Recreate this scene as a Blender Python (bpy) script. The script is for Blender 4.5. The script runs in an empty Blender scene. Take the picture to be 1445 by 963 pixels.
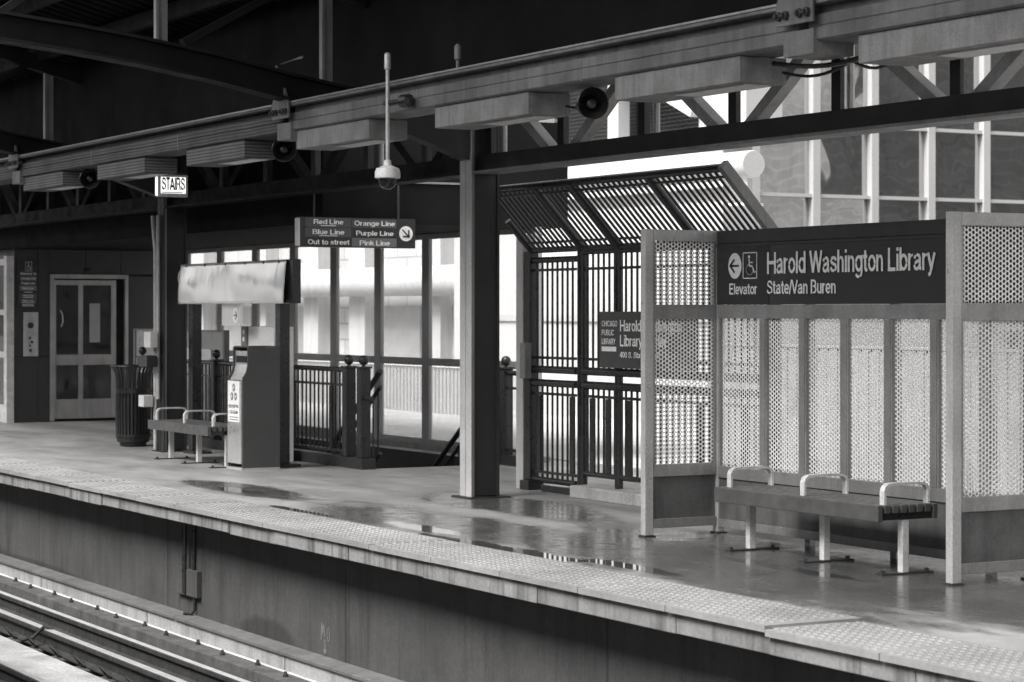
import bpy, bmesh, math, random
from mathutils import Vector, Matrix
R = math.radians
random.seed(7)
sc = bpy.context.scene
COL = sc.collection

# ------------------------------------------------------------------ camera
TH = R(29.13)
cam = bpy.data.cameras.new('camera')
cam.sensor_width = 36.0
cam.lens = 80.57
cam.shift_y = -0.0287
cam.clip_start = 0.1
cam.clip_end = 3000
cam.dof.use_dof = True
cam.dof.focus_distance = 16.0
cam.dof.aperture_fstop = 5.0
co = bpy.data.objects.new('camera', cam)
COL.objects.link(co)
co.location = (0, 0, 1.6)
co.rotation_euler = (R(90), 0, R(90) - TH)
sc.camera = co

# ------------------------------------------------------------------ light
SUN = Vector((0.12, -0.63, 0.78)).normalized()      # towards the sun
elev = math.asin(SUN.z)
azim = math.atan2(SUN.x, SUN.y)                     # clockwise from +Y
w = bpy.data.worlds.new('World')
sc.world = w
w.use_nodes = True
nt = w.node_tree
sky = nt.nodes.new('ShaderNodeTexSky')
sky.sky_type = 'NISHITA'
sky.sun_disc = False
sky.sun_elevation = elev
sky.sun_rotation = azim
sky.air_density = 1.0
sky.dust_density = 4.0
bw = nt.nodes.new('ShaderNodeRGBToBW')              # black and white film: a grey sky
bg = nt.nodes['Background']
bg.inputs['Strength'].default_value = 0.12
nt.links.new(sky.outputs[0], bw.inputs[0])
nt.links.new(bw.outputs[0], bg.inputs['Color'])
sl = bpy.data.lights.new('sun', 'SUN')
sl.energy = 2.4
sl.angle = R(28)
sl.color = (1.0, 0.985, 0.965)
so = bpy.data.objects.new('sun', sl)
COL.objects.link(so)
so.rotation_euler = SUN.to_track_quat('Z', 'Y').to_euler()
so.location = (0, -20, 30)
sc.view_settings.view_transform = 'Standard'
sc.view_settings.look = 'None'
sc.view_settings.gamma = 1.0
sc.view_settings.exposure = 1.6
sc.cycles.max_bounces = 8
sc.cycles.transparent_max_bounces = 16
sc.cycles.use_denoising = True

# ------------------------------------------------------------------ materials
class G:
    """tiny node-graph helper"""
    def __init__(s, name):
        s.m = bpy.data.materials.new(name)
        s.m.use_nodes = True
        s.t = s.m.node_tree
        s.b = s.t.nodes['Principled BSDF']
        s.out = s.t.nodes['Material Output']
        s._co = None
    def n(s, typ, **kw):
        nd = s.t.nodes.new(typ)
        for k, v in kw.items():
            setattr(nd, k, v)
        return nd
    def l(s, a, b):
        s.t.links.new(a, b)
    def co(s):
        if s._co is None:
            s._co = s.n('ShaderNodeTexCoord').outputs['Object']
        return s._co
    def scaled(s, sx, sy, sz):
        v = s.n('ShaderNodeVectorMath', operation='MULTIPLY')
        s.l(s.co(), v.inputs[0])
        v.inputs[1].default_value = (sx, sy, sz)
        return v.outputs[0]
    def noise(s, scale, detail=4, vec=None, rough=0.55, dist=0.0):
        nd = s.n('ShaderNodeTexNoise')
        nd.inputs['Scale'].default_value = scale
        nd.inputs['Detail'].default_value = detail
        nd.inputs['Roughness'].default_value = rough
        nd.inputs['Distortion'].default_value = dist
        s.l(vec if vec is not None else s.co(), nd.inputs['Vector'])
        return nd.outputs['Fac']
    def mr(s, x, a, b, c, d, smooth=False):
        nd = s.n('ShaderNodeMapRange')
        if smooth:
            nd.interpolation_type = 'SMOOTHSTEP'
        s.put(x, nd.inputs[0])
        for i, v in enumerate((a, b, c, d)):
            nd.inputs[1 + i].default_value = v
        return nd.outputs[0]
    def put(s, x, sock):
        if isinstance(x, (int, float)):
            sock.default_value = x
        else:
            s.l(x, sock)
    def math(s, op, a, b=0.0, c=None, clamp=False):
        nd = s.n('ShaderNodeMath', operation=op)
        nd.use_clamp = clamp
        s.put(a, nd.inputs[0])
        s.put(b, nd.inputs[1])
        if c is not None:
            s.put(c, nd.inputs[2])
        return nd.outputs[0]
    def mix(s, f, a, b):
        nd = s.n('ShaderNodeMix', data_type='FLOAT')
        s.put(f, nd.inputs[0]); s.put(a, nd.inputs[2]); s.put(b, nd.inputs[3])
        return nd.outputs[0]
    def bump(s, h, strength=0.2, dist=0.01):
        nd = s.n('ShaderNodeBump')
        nd.inputs['Strength'].default_value = strength
        nd.inputs['Distance'].default_value = dist
        s.l(h, nd.inputs['Height'])
        s.l(nd.outputs[0], s.b.inputs['Normal'])
    def color(s, val):
        """grey value -> very slightly warm grey"""
        nd = s.n('ShaderNodeCombineColor')
        s.put(val, nd.inputs[0])
        s.l(s.math('MULTIPLY', val, 0.985), nd.inputs[1]) if not isinstance(val, (int, float)) else s.put(val * .985, nd.inputs[1])
        s.l(s.math('MULTIPLY', val, 0.98), nd.inputs[2]) if not isinstance(val, (int, float)) else s.put(val * .98, nd.inputs[2])
        s.l(nd.outputs[0], s.b.inputs['Base Color'])
    def rough(s, x):
        s.put(x, s.b.inputs['Roughness'])

def paint(name, v, rough=0.5, var=0.25, scale=3.0, metal=0.0, streak=0.0, spec=0.5, bump=0.0, fine=0.15, fscale=60, rvar=0.1):
    g = G(name)
    f = g.noise(scale, 5)
    a = g.mr(f, 0.3, 0.7, v * (1 - var), v * (1 + var))
    if fine:
        f2 = g.noise(fscale, 2)
        a = g.math('MULTIPLY', a, g.mr(f2, 0.25, 0.75, 1 - fine, 1 + fine))
    if streak:
        st = g.noise(4.0, 4, g.scaled(3.0, 3.0, 0.25), 0.6)
        k = g.mr(st, 0.45, 0.72, 1.0, 1 - streak)
        a = g.math('MULTIPLY', a, k)
    g.color(a)
    g.rough(g.mr(g.noise(scale * 2.3, 4), 0.3, 0.7, max(0.03, rough - rvar), min(1, rough + rvar * 1.2)))
    g.b.inputs['Metallic'].default_value = metal
    g.b.inputs['Specular IOR Level'].default_value = spec
    if bump:
        g.bump(g.noise(fscale, 3), bump, 0.004)
    return g.m

M = {}
M['steel_dark'] = paint('dark_steel_paint', 0.024, 0.5, 0.2, 2.0, streak=0.2)
M['steel_black'] = paint('black_iron_paint', 0.022, 0.30, 0.2, 3.0)
M['steel_mid'] = paint('grey_steel_paint', 0.20, 0.5, 0.2, 2.2, streak=0.3)
M['galv'] = paint('galvanised_steel', 0.45, 0.42, 0.18, 6.0, metal=0.25, streak=0.2)
M['alu'] = paint('brushed_aluminium', 0.43, 0.35, 0.12, 3.0, metal=0.3, streak=0.15)
M['alu_dull'] = paint('dull_aluminium', 0.30, 0.42, 0.18, 3.0, metal=0.55, streak=0.2)
M['perf'] = paint('perforated_sheet', 0.80, 0.45, 0.10, 4.0, metal=0.15)
M['kick'] = paint('grey_kick_plate', 0.115, 0.42, 0.25, 4.0, metal=0.2, streak=0.3)
M['white'] = paint('white_paint', 0.78, 0.45, 0.06, 1.5, streak=0.08)
M['white_rail'] = paint('pale_enamel', 0.52, 0.4, 0.2, 9.0, streak=.25, fine=.2)
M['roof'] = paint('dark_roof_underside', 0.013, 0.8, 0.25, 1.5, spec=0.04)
M['roof_beam'] = paint('dark_and_shaded_steel', 0.012, 0.6, 0.3, 2.5, spec=0.12)  # roof steel, and the shaded copy of the truss steel left of the column
M['box'] = paint('weathered_grey_enamel', 0.18, 0.55, 0.30, 3.5, streak=0.35, fine=0.22, fscale=90)
M['gutter'] = paint('weathered_gutter_paint', 0.125, 0.5, 0.35, 2.5, streak=0.4, fine=0.2, fscale=80)
M['sign_dark'] = paint('dark_sign_enamel', 0.018, 0.28, 0.05, 3.0, fine=.05, rvar=.015)
M['sign_mid'] = paint('mid_sign_enamel', 0.034, 0.30, 0.04, 3.0, fine=.05, rvar=.015)
M['sign_band'] = paint('grey_sign_band', 0.075, 0.35, 0.1, 3.0)
M['sign_band_pale'] = paint('pale_sign_band', 0.15, 0.35, 0.1, 3.0)
M['letter'] = paint('pale_letters', 0.62, 0.45, 0.06, 5.0)
M['letter_white'] = paint('white_letters', 0.90, 0.45, 0.04, 5.0)
M['wood'] = paint('weathered_bench_slats', 0.062, 0.42, 0.25, 9.0, streak=0.0, fine=0.25, fscale=120)
M['timber'] = paint('creosoted_timber', 0.075, 0.8, 0.35, 6.0, fine=0.3, fscale=50)
M['rail_web'] = paint('rusty_rail_steel', 0.05, 0.6, 0.35, 8.0, metal=0.3)
M['rail_head'] = paint('polished_rail_head', 0.62, 0.4, 0.12, 5.0, metal=0.35)
M['plank'] = paint('pale_track_plank', 0.48, 0.75, 0.25, 3.0, fine=0.25, fscale=40)
M['bin_side'] = paint('speckled_laminate', 0.06, 0.5, 0.1, 4.0, fine=0.7, fscale=170)
M['bin_front'] = paint('stainless_bin_front', 0.55, 0.33, 0.12, 3.0, metal=0.6, streak=0.15)
M['slot'] = paint('black_slot', 0.006, 0.8, 0.1, 3.0)
M['tile_wall'] = paint('dark_blocker_paint', 0.03, 0.45, 0.15, 1.2)
M['door_frame'] = paint('brushed_door_steel', 0.34, 0.38, 0.15, 3.0, metal=0.6, streak=0.2)
M['door_glass'] = paint('dark_door_glass', 0.010, 0.08, 0.3, 2.0, fine=0)
M['wall_conc'] = None
def striped(name, v):
    """tone varied in fine horizontal bands"""
    g = G(name)
    wv = g.n('ShaderNodeTexWave', wave_type='BANDS', bands_direction='Z')
    wv.inputs['Scale'].default_value = 11.0
    wv.inputs['Distortion'].default_value = 2.5
    wv.inputs['Detail'].default_value = 2.0
    wv.inputs['Detail Scale'].default_value = 0.6
    g.l(g.scaled(.35, 1, 1), wv.inputs['Vector'])
    a = g.mr(wv.outputs['Fac'], 0.2, 0.8, v * .55, v * 1.35)
    a = g.math('MULTIPLY', a, g.mr(g.noise(3, 5), 0.3, 0.7, .7, 1.25))
    g.color(a)
    g.rough(.6)
    g.b.inputs['Specular IOR Level'].default_value = 0.25
    return g.m
M['gutter_striped'] = striped('banded_gutter_paint', 0.075)
M['box_striped'] = striped('banded_box_enamel', 0.10)
M['parapet'] = paint('white_corrugated_cladding', 0.27, 0.5, 0.08, 2.0, streak=0.12)
M['duct'] = paint('white_duct_enamel', 0.42, 0.5, 0.05, 1.0)
M['far_white'] = paint('weathered_white_trim', 0.48, 0.7, 0.12, 0.7, streak=.2)
M['far_pale'] = paint('weathered_pale_trim', 0.40, 0.7, 0.15, 0.7, streak=.2)
M['stucco'] = paint('white_stucco', 0.42, 0.8, 0.04, 0.8)
M['mesh_dark'] = paint('dark_louvre_mesh', 0.008, 0.8, 0.2, 2.0)
M['facade_alu'] = paint('pale_mullion', 0.46, 0.45, 0.06, 0.6)
M['street'] = paint('street_asphalt', 0.10, 0.8, 0.3, 0.3)
M['walk_white'] = paint('pale_walkway', 0.50, 0.6, 0.12, 1.5)
M['trash'] = paint('black_slatted_steel', 0.018, 0.36, 0.2, 5.0)
M['brick_far'] = None

def concrete(name, v, streak=0.5, rough=0.75, stain=()):
    g = G(name)
    a = g.mr(g.noise(1.6, 6, rough=0.65), 0.3, 0.7, v * 0.72, v * 1.22)
    st = g.noise(2.2, 5, g.scaled(4.0, 4.0, 0.35), 0.65)
    a = g.math('MULTIPLY', a, g.mr(st, 0.48, 0.75, 1.0, 1 - streak))
    a = g.math('MULTIPLY', a, g.mr(g.noise(45, 3), 0.25, 0.75, 0.82, 1.18))
    if stain:
        s2 = g.n('ShaderNodeSeparateXYZ')
        g.l(g.co(), s2.inputs[0])
        jj = g.math('PINGPONG', g.math('ADD', s2.outputs[0], .6), 1.83)
        a = g.math('MULTIPLY', a, g.mr(jj, 0.004, 0.02, .35, 1.0))
        run = g.noise(1.0, 5, g.scaled(7, 1, .5), .7)
        a = g.math('MULTIPLY', a, g.mr(run, .56, .72, 1.0, .55))
    if stain:                                   # damp marks with a shape of their own at the wall's foot
        sp = g.n('ShaderNodeSeparateXYZ')
        g.l(g.co(), sp.inputs[0])
        wob = g.math('MULTIPLY', g.math('SUBTRACT', g.noise(5, 4), .5), .8)
        for cx, cz, rx, rz in stain:
            dx = g.math('DIVIDE', g.math('SUBTRACT', sp.outputs[0], cx), rx)
            dz = g.math('DIVIDE', g.math('SUBTRACT', sp.outputs[2], cz), rz)
            d = g.math('ADD', g.math('ADD', g.math('MULTIPLY', dx, dx), g.math('MULTIPLY', dz, dz)), wob)
            a = g.math('MULTIPLY', a, g.mr(d, .6, 1.25, .50, 1.0, True))
    g.color(a)
    g.rough(rough)
    g.bump(g.noise(30, 5), 0.25, 0.006)
    return g.m
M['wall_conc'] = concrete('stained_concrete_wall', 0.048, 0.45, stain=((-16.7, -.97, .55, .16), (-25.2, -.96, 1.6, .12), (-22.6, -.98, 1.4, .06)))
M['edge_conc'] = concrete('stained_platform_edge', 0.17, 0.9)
M['kerb_white'] = concrete('stained_white_board', 0.25, 0.45)
M['ledge'] = concrete('stained_ledge', 0.10, 0.45)
M['kerb'] = concrete('pale_kerb_concrete', 0.34, 0.3)
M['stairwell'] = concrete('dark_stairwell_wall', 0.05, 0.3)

def floor_mat():
    g = G('wet_platform_concrete')
    sep = g.n('ShaderNodeSeparateXYZ')
    g.l(g.co(), sep.inputs[0])
    x, y = sep.outputs[0], sep.outputs[1]
    def ell(cx, cy, rx, ry):
        dx = g.math('DIVIDE', g.math('SUBTRACT', x, cx), rx)
        dy = g.math('DIVIDE', g.math('SUBTRACT', y, cy), ry)
        d = g.math('SQRT', g.math('ADD', g.math('MULTIPLY', dx, dx), g.math('MULTIPLY', dy, dy)))
        return g.math('SUBTRACT', 1.0, d)
    nz = g.math('SUBTRACT', g.noise(0.9, 5, g.scaled(0.8, 1.9, 1), 0.6), 0.5)
    nf = g.math('SUBTRACT', g.noise(3.5, 4, g.scaled(0.7, 1.6, 1), 0.6), 0.5)
    # damp concrete: broad stains round the shelter and along the edge
    damp = None
    for e in ((-11.2, 8.5, 3.7, 1.30), (-15.4, 7.9, 2.2, 0.6), (-16.5, 9.2, 1.6, 0.5), (-19.3, 7.95, 1.5, 0.3),
              (-7.5, 9.4, 2.5, 0.9)):
        v = ell(*e)
        damp = v if damp is None else g.math('MAXIMUM', damp, v)
    damp = g.math('ADD', damp, g.math('ADD', g.math('MULTIPLY', nz, 1.35), g.math('MULTIPLY', nf, 0.45)))
    damp = g.mr(damp, -0.10, 0.28, 0.0, 1.0, True)
    # standing water
    pud = None
    for e in ((-13.6, 7.47, 1.5, 0.16), (-16.9, 7.47, 0.7, 0.08), (-19.0, 7.85, 0.55, 0.14), (-15.1, 7.65, 0.7, 0.16), (-12.2, 7.65, 0.7, 0.11),
              (-11.6, 8.45, 0.9, 0.10)):
        v = ell(*e)
        pud = v if pud is None else g.math('MAXIMUM', pud, v)
    pud = g.math('ADD', pud, g.math('MULTIPLY', nf, 1.3))
    pud = g.mr(pud, 0.10, 0.28, 0.0, 1.0, True)
    dry = g.mr(g.noise(1.1, 6, g.scaled(0.6, 1.5, 1), 0.65), 0.3, 0.7, 0.13, 0.32)
    dry = g.math('MULTIPLY', dry, g.mr(g.noise(28, 4), 0.25, 0.75, 0.86, 1.14))
    # round dry/wet blotches and gum spots
    vo = g.n('ShaderNodeTexVoronoi')
    vo.inputs['Scale'].default_value = 1.3
    g.l(g.scaled(1, 1, 0), vo.inputs['Vector'])
    dry = g.math('MULTIPLY', dry, g.mr(vo.outputs['Distance'], 0.05, 0.09, 0.55, 1.0))
    wetc = g.mr(g.noise(2.0, 5), 0.3, 0.7, 0.045, 0.085)
    v2 = g.n('ShaderNodeTexVoronoi')
    v2.inputs['Scale'].default_value = 2.2
    v2.inputs['Randomness'].default_value = 1.0
    g.l(g.scaled(1, 1, 0), v2.inputs['Vector'])
    speck = g.mr(v2.outputs['Distance'], 0.012, 0.022, 1.0, 0.0)
    wetc = g.math('MULTIPLY', wetc, g.mr(g.noise(60, 3), 0.25, 0.75, 0.7, 1.3))
    col = g.mix(damp, dry, wetc)
    col = g.mix(pud, col, 0.045)
    col = g.mix(speck, col, 0.42)
    # slab joints
    jx = g.math('PINGPONG', g.math('ADD', x, 0.35), 1.85)
    j = g.mr(jx, 0.0, 0.012, 0.45, 1.0)
    jy = g.mr(g.math('ABSOLUTE', g.math('SUBTRACT', y, 9.02)), 0.0, 0.012, 0.5, 1.0)
    col = g.math('MULTIPLY', col, g.math('MULTIPLY', j, jy))
    g.color(col)
    r = g.mix(damp, g.mr(g.noise(4, 4), 0.3, 0.7, 0.42, 0.62), g.mr(g.noise(5, 6, rough=.7), 0.3, 0.7, 0.10, 0.34))
    r = g.mix(pud, r, 0.02)
    g.rough(r)
    bp = g.n('ShaderNodeBump')
    bp.inputs['Distance'].default_value = 0.004
    g.put(g.mix(pud, g.mix(damp, 0.35, 0.07), 0.0), bp.inputs['Strength'])
    g.l(g.noise(22, 5), bp.inputs['Height'])
    g.l(bp.outputs[0], g.b.inputs['Normal'])
    g.b.inputs['Specular IOR Level'].default_value = 0.5
    return g.m
M['floor'] = floor_mat()

def tactile_mat():
    g = G('pale_tactile_tile')
    a = g.mr(g.noise(1.3, 6, rough=0.65), 0.3, 0.7, 0.14, 0.26)
    a = g.math('MULTIPLY', a, g.mr(g.noise(40, 3), 0.25, 0.75, 0.85, 1.15))
    g.color(a)
    g.rough(0.5)
    return g.m
M['tactile'] = tactile_mat()

def glass_mat(name, tint=0.92, spec_rough=0.01, refl=1.0, haze=0.1):
    g = G(name)
    tr = g.n('ShaderNodeBsdfTransparent')
    tr.inputs[0].default_value = (tint, tint, tint, 1)
    gl = g.n('ShaderNodeBsdfGlossy')
    gl.inputs['Roughness'].default_value = spec_rough
    lw = g.n('ShaderNodeLayerWeight')
    lw.inputs[0].default_value = 0.5
    fr = g.math('MULTIPLY_ADD', g.math('POWER', lw.outputs['Facing'], 5.0), 0.9, 0.05)
    mx = g.n('ShaderNodeMixShader')
    g.l(g.math('MULTIPLY', fr, refl), mx.inputs[0])
    tl = g.n('ShaderNodeBsdfTranslucent')          # pale veil mixed in as haze of outdoor light
    tl.inputs[0].default_value = (.8, .8, .8, 1)
    m0 = g.n('ShaderNodeMixShader')
    m0.inputs[0].default_value = haze
    g.l(tr.outputs[0], m0.inputs[1])
    g.l(tl.outputs[0], m0.inputs[2])
    g.l(m0.outputs[0], mx.inputs[1])
    g.l(gl.outputs[0], mx.inputs[2])
    g.l(mx.outputs[0], g.out.inputs['Surface'])
    return g.m
M['glass'] = glass_mat('hazy_window_glass', 0.95, 0.01, 0.8, 0.22)
M['hazy_glass'] = glass_mat('hazy_lower_glass', 0.85, 0.08, 0.6, 0.45)  # lower panes: the same bright haze mixed in more strongly

def facade_glass():
    g = G('wavy_reflective_glass')
    g.color(0.03)
    g.rough(0.02)
    g.b.inputs['Specular IOR Level'].default_value = 1.0
    g.b.inputs['Coat Weight'].default_value = 1.0
    g.b.inputs['Coat Roughness'].default_value = 0.01
    g.b.inputs['IOR'].default_value = 2.6
    h = g.noise(0.55, 2, g.scaled(1, 1, 0.8), 0.4, 0.6)
    nd = g.n('ShaderNodeBump')
    nd.inputs['Strength'].default_value = 0.5
    nd.inputs['Distance'].default_value = 0.03
    g.l(h, nd.inputs['Height'])
    g.l(nd.outputs[0], g.b.inputs['Normal'])
    g.l(nd.outputs[0], g.b.inputs['Coat Normal'])
    return g.m
M['facade_glass'] = facade_glass()

def brick(name, v, mortar, scale=1.0):
    g = G(name)
    sep = g.n('ShaderNodeSeparateXYZ')
    g.l(g.co(), sep.inputs[0])
    cb = g.n('ShaderNodeCombineXYZ')
    g.l(g.math('ADD', sep.outputs[0], sep.outputs[1]), cb.inputs[0])
    g.l(sep.outputs[2], cb.inputs[1])
    b = g.n('ShaderNodeTexBrick')
    b.inputs['Color1'].default_value = (v, v, v, 1)
    b.inputs['Color2'].default_value = (v * 1.3, v * 1.3, v * 1.3, 1)
    b.inputs['Mortar'].default_value = (mortar,) * 3 + (1,)
    b.inputs['Scale'].default_value = scale
    b.inputs['Mortar Size'].default_value = 0.02
    b.inputs['Brick Width'].default_value = 0.8
    b.inputs['Row Height'].default_value = 0.32
    g.l(cb.outputs[0], b.inputs['Vector'])
    mm = g.n('ShaderNodeRGBToBW')
    g.l(b.outputs['Color'], mm.inputs[0])
    g.color(g.math('MULTIPLY', mm.outputs[0], g.mr(g.noise(0.6, 5), 0.3, 0.7, 0.8, 1.2)))
    g.rough(0.85)
    return g.m
M['brick_far'] = brick('pale_block_wall', 0.40, 0.27)
M['brick_warm'] = brick('pale_brick_wall', 0.26, 0.55, 0.4)
M['brick_dark'] = brick('brown_brick_wall', 0.16, 0.26, 0.55)

def film_mat():
    g = G('crinkled_plastic_film')
    g.color(0.95)
    g.rough(0.16)
    g.b.inputs['Metallic'].default_value = 0.5
    h = g.noise(2.2, 3, g.scaled(2.2, 1, 0.6), 0.5, 0.8)
    g.bump(h, 0.3, 0.03)
    return g.m
M['film'] = film_mat()

def lit_sign():
    g = G('lit_white_sign_face')
    g.color(0.8)
    g.rough(0.4)
    g.b.inputs['Emission Color'].default_value = (1, 1, 0.98, 1)
    g.b.inputs['Emission Strength'].default_value = 0.42
    return g.m
M['lit'] = lit_sign()
M['dome'] = paint('smoked_dome', 0.02, 0.05, 0.1, 3.0, fine=0)
M['cover'] = paint('pale_lit_cover', 0.46, 0.45, 0.10, 4.0, streak=0.15)
M['mullion'] = paint('grey_mullion_paint', 0.34, 0.45, 0.12, 2.0)
M['brace'] = paint('lit_brace_paint', 0.38, 0.45, 0.15, 2.0, streak=.2)  # lit copy of the truss steel, light from behind put into the colour
M['screen'] = paint('pale_screen', 0.17, 0.6, 0.04, 1.0)
M['cream'] = paint('cream_plastic', 0.55, 0.4, 0.1, 6.0)
M['notice'] = paint('grey_notice_board', 0.33, 0.35, 0.12, 3.0)
M['chalk'] = paint('chalk_mark', 0.17, 0.9, 0.2, 30)

# ------------------------------------------------------------------ mesh builder
ROOTLOC = {}
class MB:
    def __init__(s):
        s.v = []; s.f = []; s.mi = []; s.cur = 0
    def face(s, pts):
        i = len(s.v)
        s.v.extend([tuple(p) for p in pts])
        s.f.append(tuple(range(i, i + len(pts)))); s.mi.append(s.cur)
    def box(s, x0, x1, y0, y1, z0, z1):
        i = len(s.v)
        s.v += [(x0, y0, z0), (x1, y0, z0), (x1, y1, z0), (x0, y1, z0), (x0, y0, z1), (x1, y0, z1), (x1, y1, z1), (x0, y1, z1)]
        for q in ((0, 3, 2, 1), (4, 5, 6, 7), (0, 1, 5, 4), (1, 2, 6, 5), (2, 3, 7, 6), (3, 0, 4, 7)):
            s.f.append(tuple(i + k for k in q)); s.mi.append(s.cur)
        return s
    def beam(s, a, b, w, h, up=(0, 0, 1)):
        """rectangular bar from a to b, w across, h along 'up'"""
        a = Vector(a); b = Vector(b)
        d = (b - a).normalized(); u = Vector(up)
        side = d.cross(u).normalized(); u = side.cross(d).normalized()
        i = len(s.v)
        for p in (a, b):
            for sx, sz in ((-1, -1), (1, -1), (1, 1), (-1, 1)):
                s.v.append(tuple(p + side * (sx * w / 2) + u * (sz * h / 2)))
        for q in ((0, 1, 2, 3), (7, 6, 5, 4), (0, 4, 5, 1), (1, 5, 6, 2), (2, 6, 7, 3), (3, 7, 4, 0)):
            s.f.append(tuple(i + k for k in q)); s.mi.append(s.cur)
        return s
    def tube(s, pts, r, seg=10, caps=True):
        pts = [Vector(p) for p in pts]
        rs = r if isinstance(r, (list, tuple)) else [r] * len(pts)
        rings = []
        ref = None
        for k, p in enumerate(pts):
            if k == 0: d = pts[1] - p
            elif k == len(pts) - 1: d = p - pts[k - 1]
            else: d = (pts[k + 1] - p).normalized() + (p - pts[k - 1]).normalized()
            d.normalize()
            if ref is None or abs(d.dot(ref)) > 0.98:
                ref = Vector((0, 0, 1)) if abs(d.z) < 0.9 else Vector((1, 0, 0))
            u = d.cross(ref).normalized(); vv = u.cross(d).normalized()
            i = len(s.v)
            for q in range(seg):
                t = 2 * math.pi * q / seg
                s.v.append(tuple(p + u * (math.cos(t) * rs[k]) + vv * (math.sin(t) * rs[k])))
            rings.append(i)
        for k in range(len(rings) - 1):
            a, b = rings[k], rings[k + 1]
            for q in range(seg):
                q2 = (q + 1) % seg
                s.f.append((a + q, a + q2, b + q2, b + q)); s.mi.append(s.cur)
        if caps:
            s.f.append(tuple(rings[0] + q for q in reversed(range(seg)))); s.mi.append(s.cur)
            s.f.append(tuple(rings[-1] + q for q in range(seg))); s.mi.append(s.cur)
        return s
    def lathe(s, c, axis, prof, seg=20):
        """prof: list of (distance along axis, radius)"""
        ax = Vector(axis).normalized()
        ref = Vector((0, 0, 1)) if abs(ax.z) < 0.9 else Vector((1, 0, 0))
        u = ax.cross(ref).normalized(); vv = u.cross(ax).normalized()
        c = Vector(c)
        rings = []
        for t, r in prof:
            i = len(s.v)
            for q in range(seg):
                a = 2 * math.pi * q / seg
                s.v.append(tuple(c + ax * t + u * (math.cos(a) * r) + vv * (math.sin(a) * r)))
            rings.append(i)
        for a, b in zip(rings, rings[1:]):
            for q in range(seg):
                q2 = (q + 1) % seg
                s.f.append((a + q, a + q2, b + q2, b + q)); s.mi.append(s.cur)
        s.f.append(tuple(rings[0] + q for q in reversed(range(seg)))); s.mi.append(s.cur)
        s.f.append(tuple(rings[-1] + q for q in range(seg))); s.mi.append(s.cur)
        return s
    def ball(s, c, r, seg=12, rings=7):
        prof = [(-math.cos(math.pi * k / rings) * r, max(1e-4, math.sin(math.pi * k / rings) * r)) for k in range(rings + 1)]
        return s.lathe(c, (0, 0, 1), prof, seg)
    def prism(s, poly, axis, a, b):
        """extrude a 2-D polygon; axis 'x': poly=(y,z); 'y': poly=(x,z); 'z': poly=(x,y)"""
        def p3(q, t):
            return {'x': (t, q[0], q[1]), 'y': (q[0], t, q[1]), 'z': (q[0], q[1], t)}[axis]
        n = len(poly); i = len(s.v)
        s.v += [p3(q, a) for q in poly] + [p3(q, b) for q in poly]
        s.f.append(tuple(i + k for k in reversed(range(n)))); s.mi.append(s.cur)
        s.f.append(tuple(i + n + k for k in range(n))); s.mi.append(s.cur)
        for k in range(n):
            k2 = (k + 1) % n
            s.f.append((i + k, i + k2, i + n + k2, i + n + k)); s.mi.append(s.cur)
        return s
    def build(s, name, mat, parent=None, bev=0.0, smooth=False):
        off = (0, 0, 0)
        if parent is not None:
            off = ROOTLOC.get(parent.name, (0, 0, 0))
        me = bpy.data.meshes.new(name)
        me.from_pydata([(p[0] - off[0], p[1] - off[1], p[2] - off[2]) for p in s.v], [], s.f)
        mats = mat if isinstance(mat, (list, tuple)) else [mat]
        for m in mats:
            me.materials.append(M[m] if isinstance(m, str) else m)
        if len(mats) > 1:
            me.polygons.foreach_set('material_index', s.mi)
        bm = bmesh.new(); bm.from_mesh(me)
        bmesh.ops.recalc_face_normals(bm, faces=bm.faces)
        bm.to_mesh(me); bm.free()
        o = bpy.data.objects.new(name, me)
        COL.objects.link(o)
        if parent is not None:
            o.parent = parent
            ROOTLOC[o.name] = off
        if smooth:
            for p in me.polygons: p.use_smooth = True
            me.set_sharp_from_angle(angle=R(40))
        if bev:
            b = o.modifiers.new('edge', 'BEVEL')
            b.width = bev; b.segments = 2; b.limit_method = 'ANGLE'; b.angle_limit = R(50)
        return o

def tag(o, label=None, cat=None, group=None, kind=None):
    if label: o['label'] = label
    if cat: o['category'] = cat
    if group: o['group'] = group
    if kind: o['kind'] = kind
    return o
def thing(name, loc, label, cat, group=None):
    o = bpy.data.objects.new(name, None)
    o.empty_display_size = 0.2
    COL.objects.link(o)
    o.location = loc
    ROOTLOC[o.name] = tuple(loc)
    return tag(o, label, cat, group)
def structure(mb, name, mat, label, cat, **kw):
    return tag(mb.build(name, mat, **kw), label, cat, kind='structure')
def dup(root, d, label=None, group=None):
    def cp(o, par):
        c = o.copy(); COL.objects.link(c)
        if par is not None:
            c.parent = par
        for ch in list(o.children):
            if ch.parent is o: cp(ch, c)
        return c
    r = cp(root, None)
    r.location = Vector(root.location) + Vector(d)
    if label: r['label'] = label
    if group: r['group'] = group
    return r
BX = lambda *a: MB().box(*a)

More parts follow.
